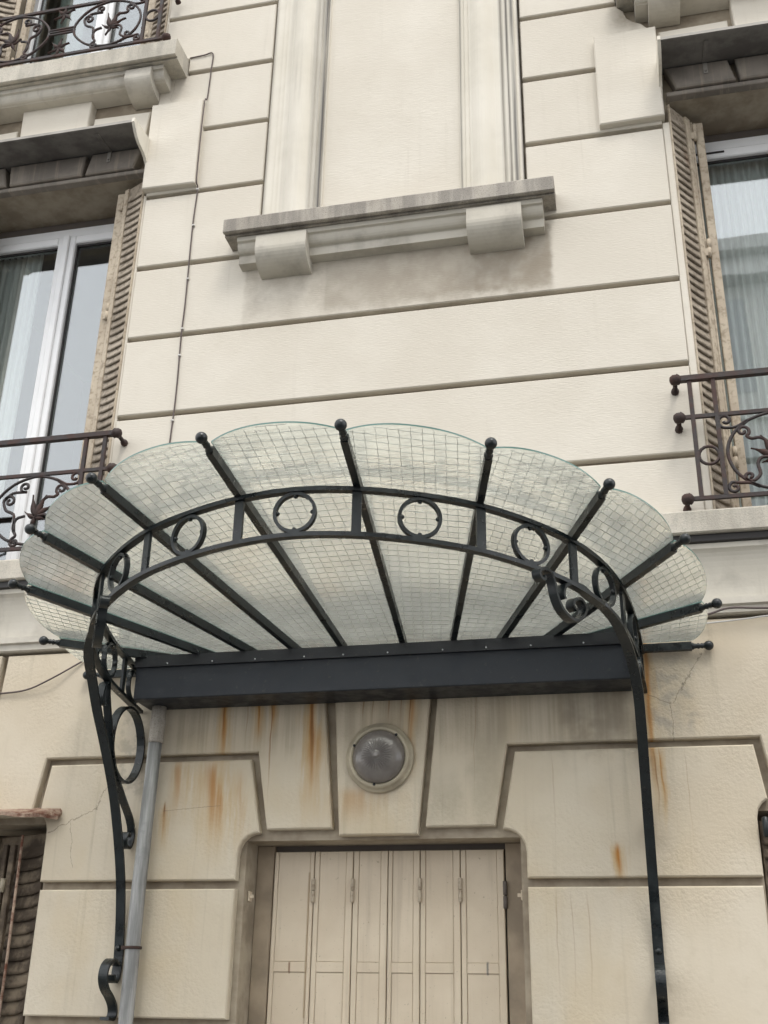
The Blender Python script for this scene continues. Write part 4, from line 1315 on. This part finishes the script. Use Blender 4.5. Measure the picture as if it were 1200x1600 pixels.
# ------------------------------------------------------------------ downpipe
dp = empty('downpipe', (-1.04, -0.055, 1.5))
tag(dp, 'grey zinc downpipe beside the left canopy bracket', 'pipe')
MB().tube([(0.004, 0.0, -1.5), (0.002, 0.0, -0.6), (-0.006, 0.0, 0.6), (0.004, 0.0, 1.30)], 0.031, 20).build('pipe', M['zinc'], dp)
MB().lathe([(1.235, 0.0335), (1.25, 0.036), (1.262, 0.0335), (1.31, 0.0345), (1.33, 0.038), (1.345, 0.034), (1.408, 0.033)], (0.006, 0, 0), (0, 0, 1), 20).build('socket', M['sill'], dp)
for z in (0.365, -0.9):
    m = MB().lathe([(z - 0.006, 0.0345), (z - 0.005, 0.037), (z + 0.005, 0.037), (z + 0.006, 0.0345)], (-0.003, 0, 0), (0, 0, 1), 20)
    m.box(-0.055, -0.034, -0.008, 0.060, z - 0.008, z + 0.008)
    m.build('clamp', M['rustiron'], dp)

# ------------------------------------------------------------------ cables
def cable(name, label, pts, r, mat, group=None):
    return tag(MB().tube(catmull(pts, 5), r, 6).build(name, mat), label, 'cable', group)
vc = [(-1.292, -0.006, 7.035), (-1.20, -0.008, 7.038), (-1.142, -0.008, 7.04), (-1.142, -0.006, 6.92), (-1.148, -0.006, 6.68), (-1.150, -0.034, 6.60), (-1.148, -0.034, 6.06), (-1.146, -0.008, 5.98), (-1.153, -0.006, 5.72), (-1.147, -0.007, 5.2), (-1.150, -0.006, 4.99), (-1.143, -0.007, 4.6), (-1.150, -0.006, 4.27), (-1.152, -0.006, 3.70)]
e = empty('wall_cable', (0, 0, 0))
tag(e, 'thin dark cable clipped down the stone courses left of the framed panel', 'cable')
MB().tube(catmull(vc, 6), 0.0042, 6).build('wire', M['cable'], e)
for z in (5.98, 5.72, 5.35, 5.02, 4.85, 4.45):
    MB().box(-1.155, -1.139, -0.013, 0.002, z - 0.005, z + 0.005, 0.002).build('clip', M['paleclip'], e)
cable('loose_cable', 'thin loose cable drooping across the wall left of the canopy', [(-2.7, -0.005, 2.985), (-2.2, -0.008, 3.0), (-1.90, -0.012, 3.013), (-1.75, -0.016, 3.025), (-1.62, -0.03, 3.07), (-1.497, -0.012, 3.145), (-1.42, -0.006, 3.19)], 0.0045, M['cable'])
cable('strung_cable', 'dark cable strung under the cove moulding right of the canopy', [(1.20, -0.038, 3.185), (1.43, -0.042, 3.212), (1.535, -0.046, 3.236), (1.7, -0.042, 3.228), (2.2, -0.04, 3.21), (3.2, -0.04, 3.23)], 0.005, M['cable'])
cable('pale_cable', 'pale slack cable just below the dark one right of the canopy', [(1.20, -0.012, 3.180), (1.43, -0.016, 3.183), (1.60, -0.022, 3.192), (1.75, -0.02, 3.202), (2.3, -0.016, 3.20), (3.2, -0.014, 3.215)], 0.004, M['paleclip'])

# ------------------------------------------------------------------ house across the street (seen only mirrored in the right-hand panes)
ob = empty('house_across_street', (6, -13.0, 0))
tag(ob, 'pale stone house across the street, mirrored in the right window', 'building')
MB().box(-4.5, 7.5, -6, 0, -0.12, 15.0).build('wall', M['facade'], ob)
MB().box(-4.7, 7.7, -6, 0.25, 15.01, 15.3).build('cornice', M['facade'], ob)
MB().extrude_x([(-6, 15.31), (0.1, 15.31), (-3.0, 16.0), (-6, 16.0)], -4.6, 7.6).build('roof', M['roof'], ob)
for fl in range(5):
    MB().box(-4.6, 7.6, 0.002, 0.35 if fl in (1, 4) else 0.10, 2.9 * fl + 2.75, 2.9 * fl + 2.95).build('band', M['facade'], ob)
    for q in range(5):
        x = -3.4 + q * 2.3
        z = 2.9 * fl + 0.45
        w = MB().box(x, x + 1.1, -0.05, 0.02, z, z + 2.0).build('window', M['darkglass'], ob)
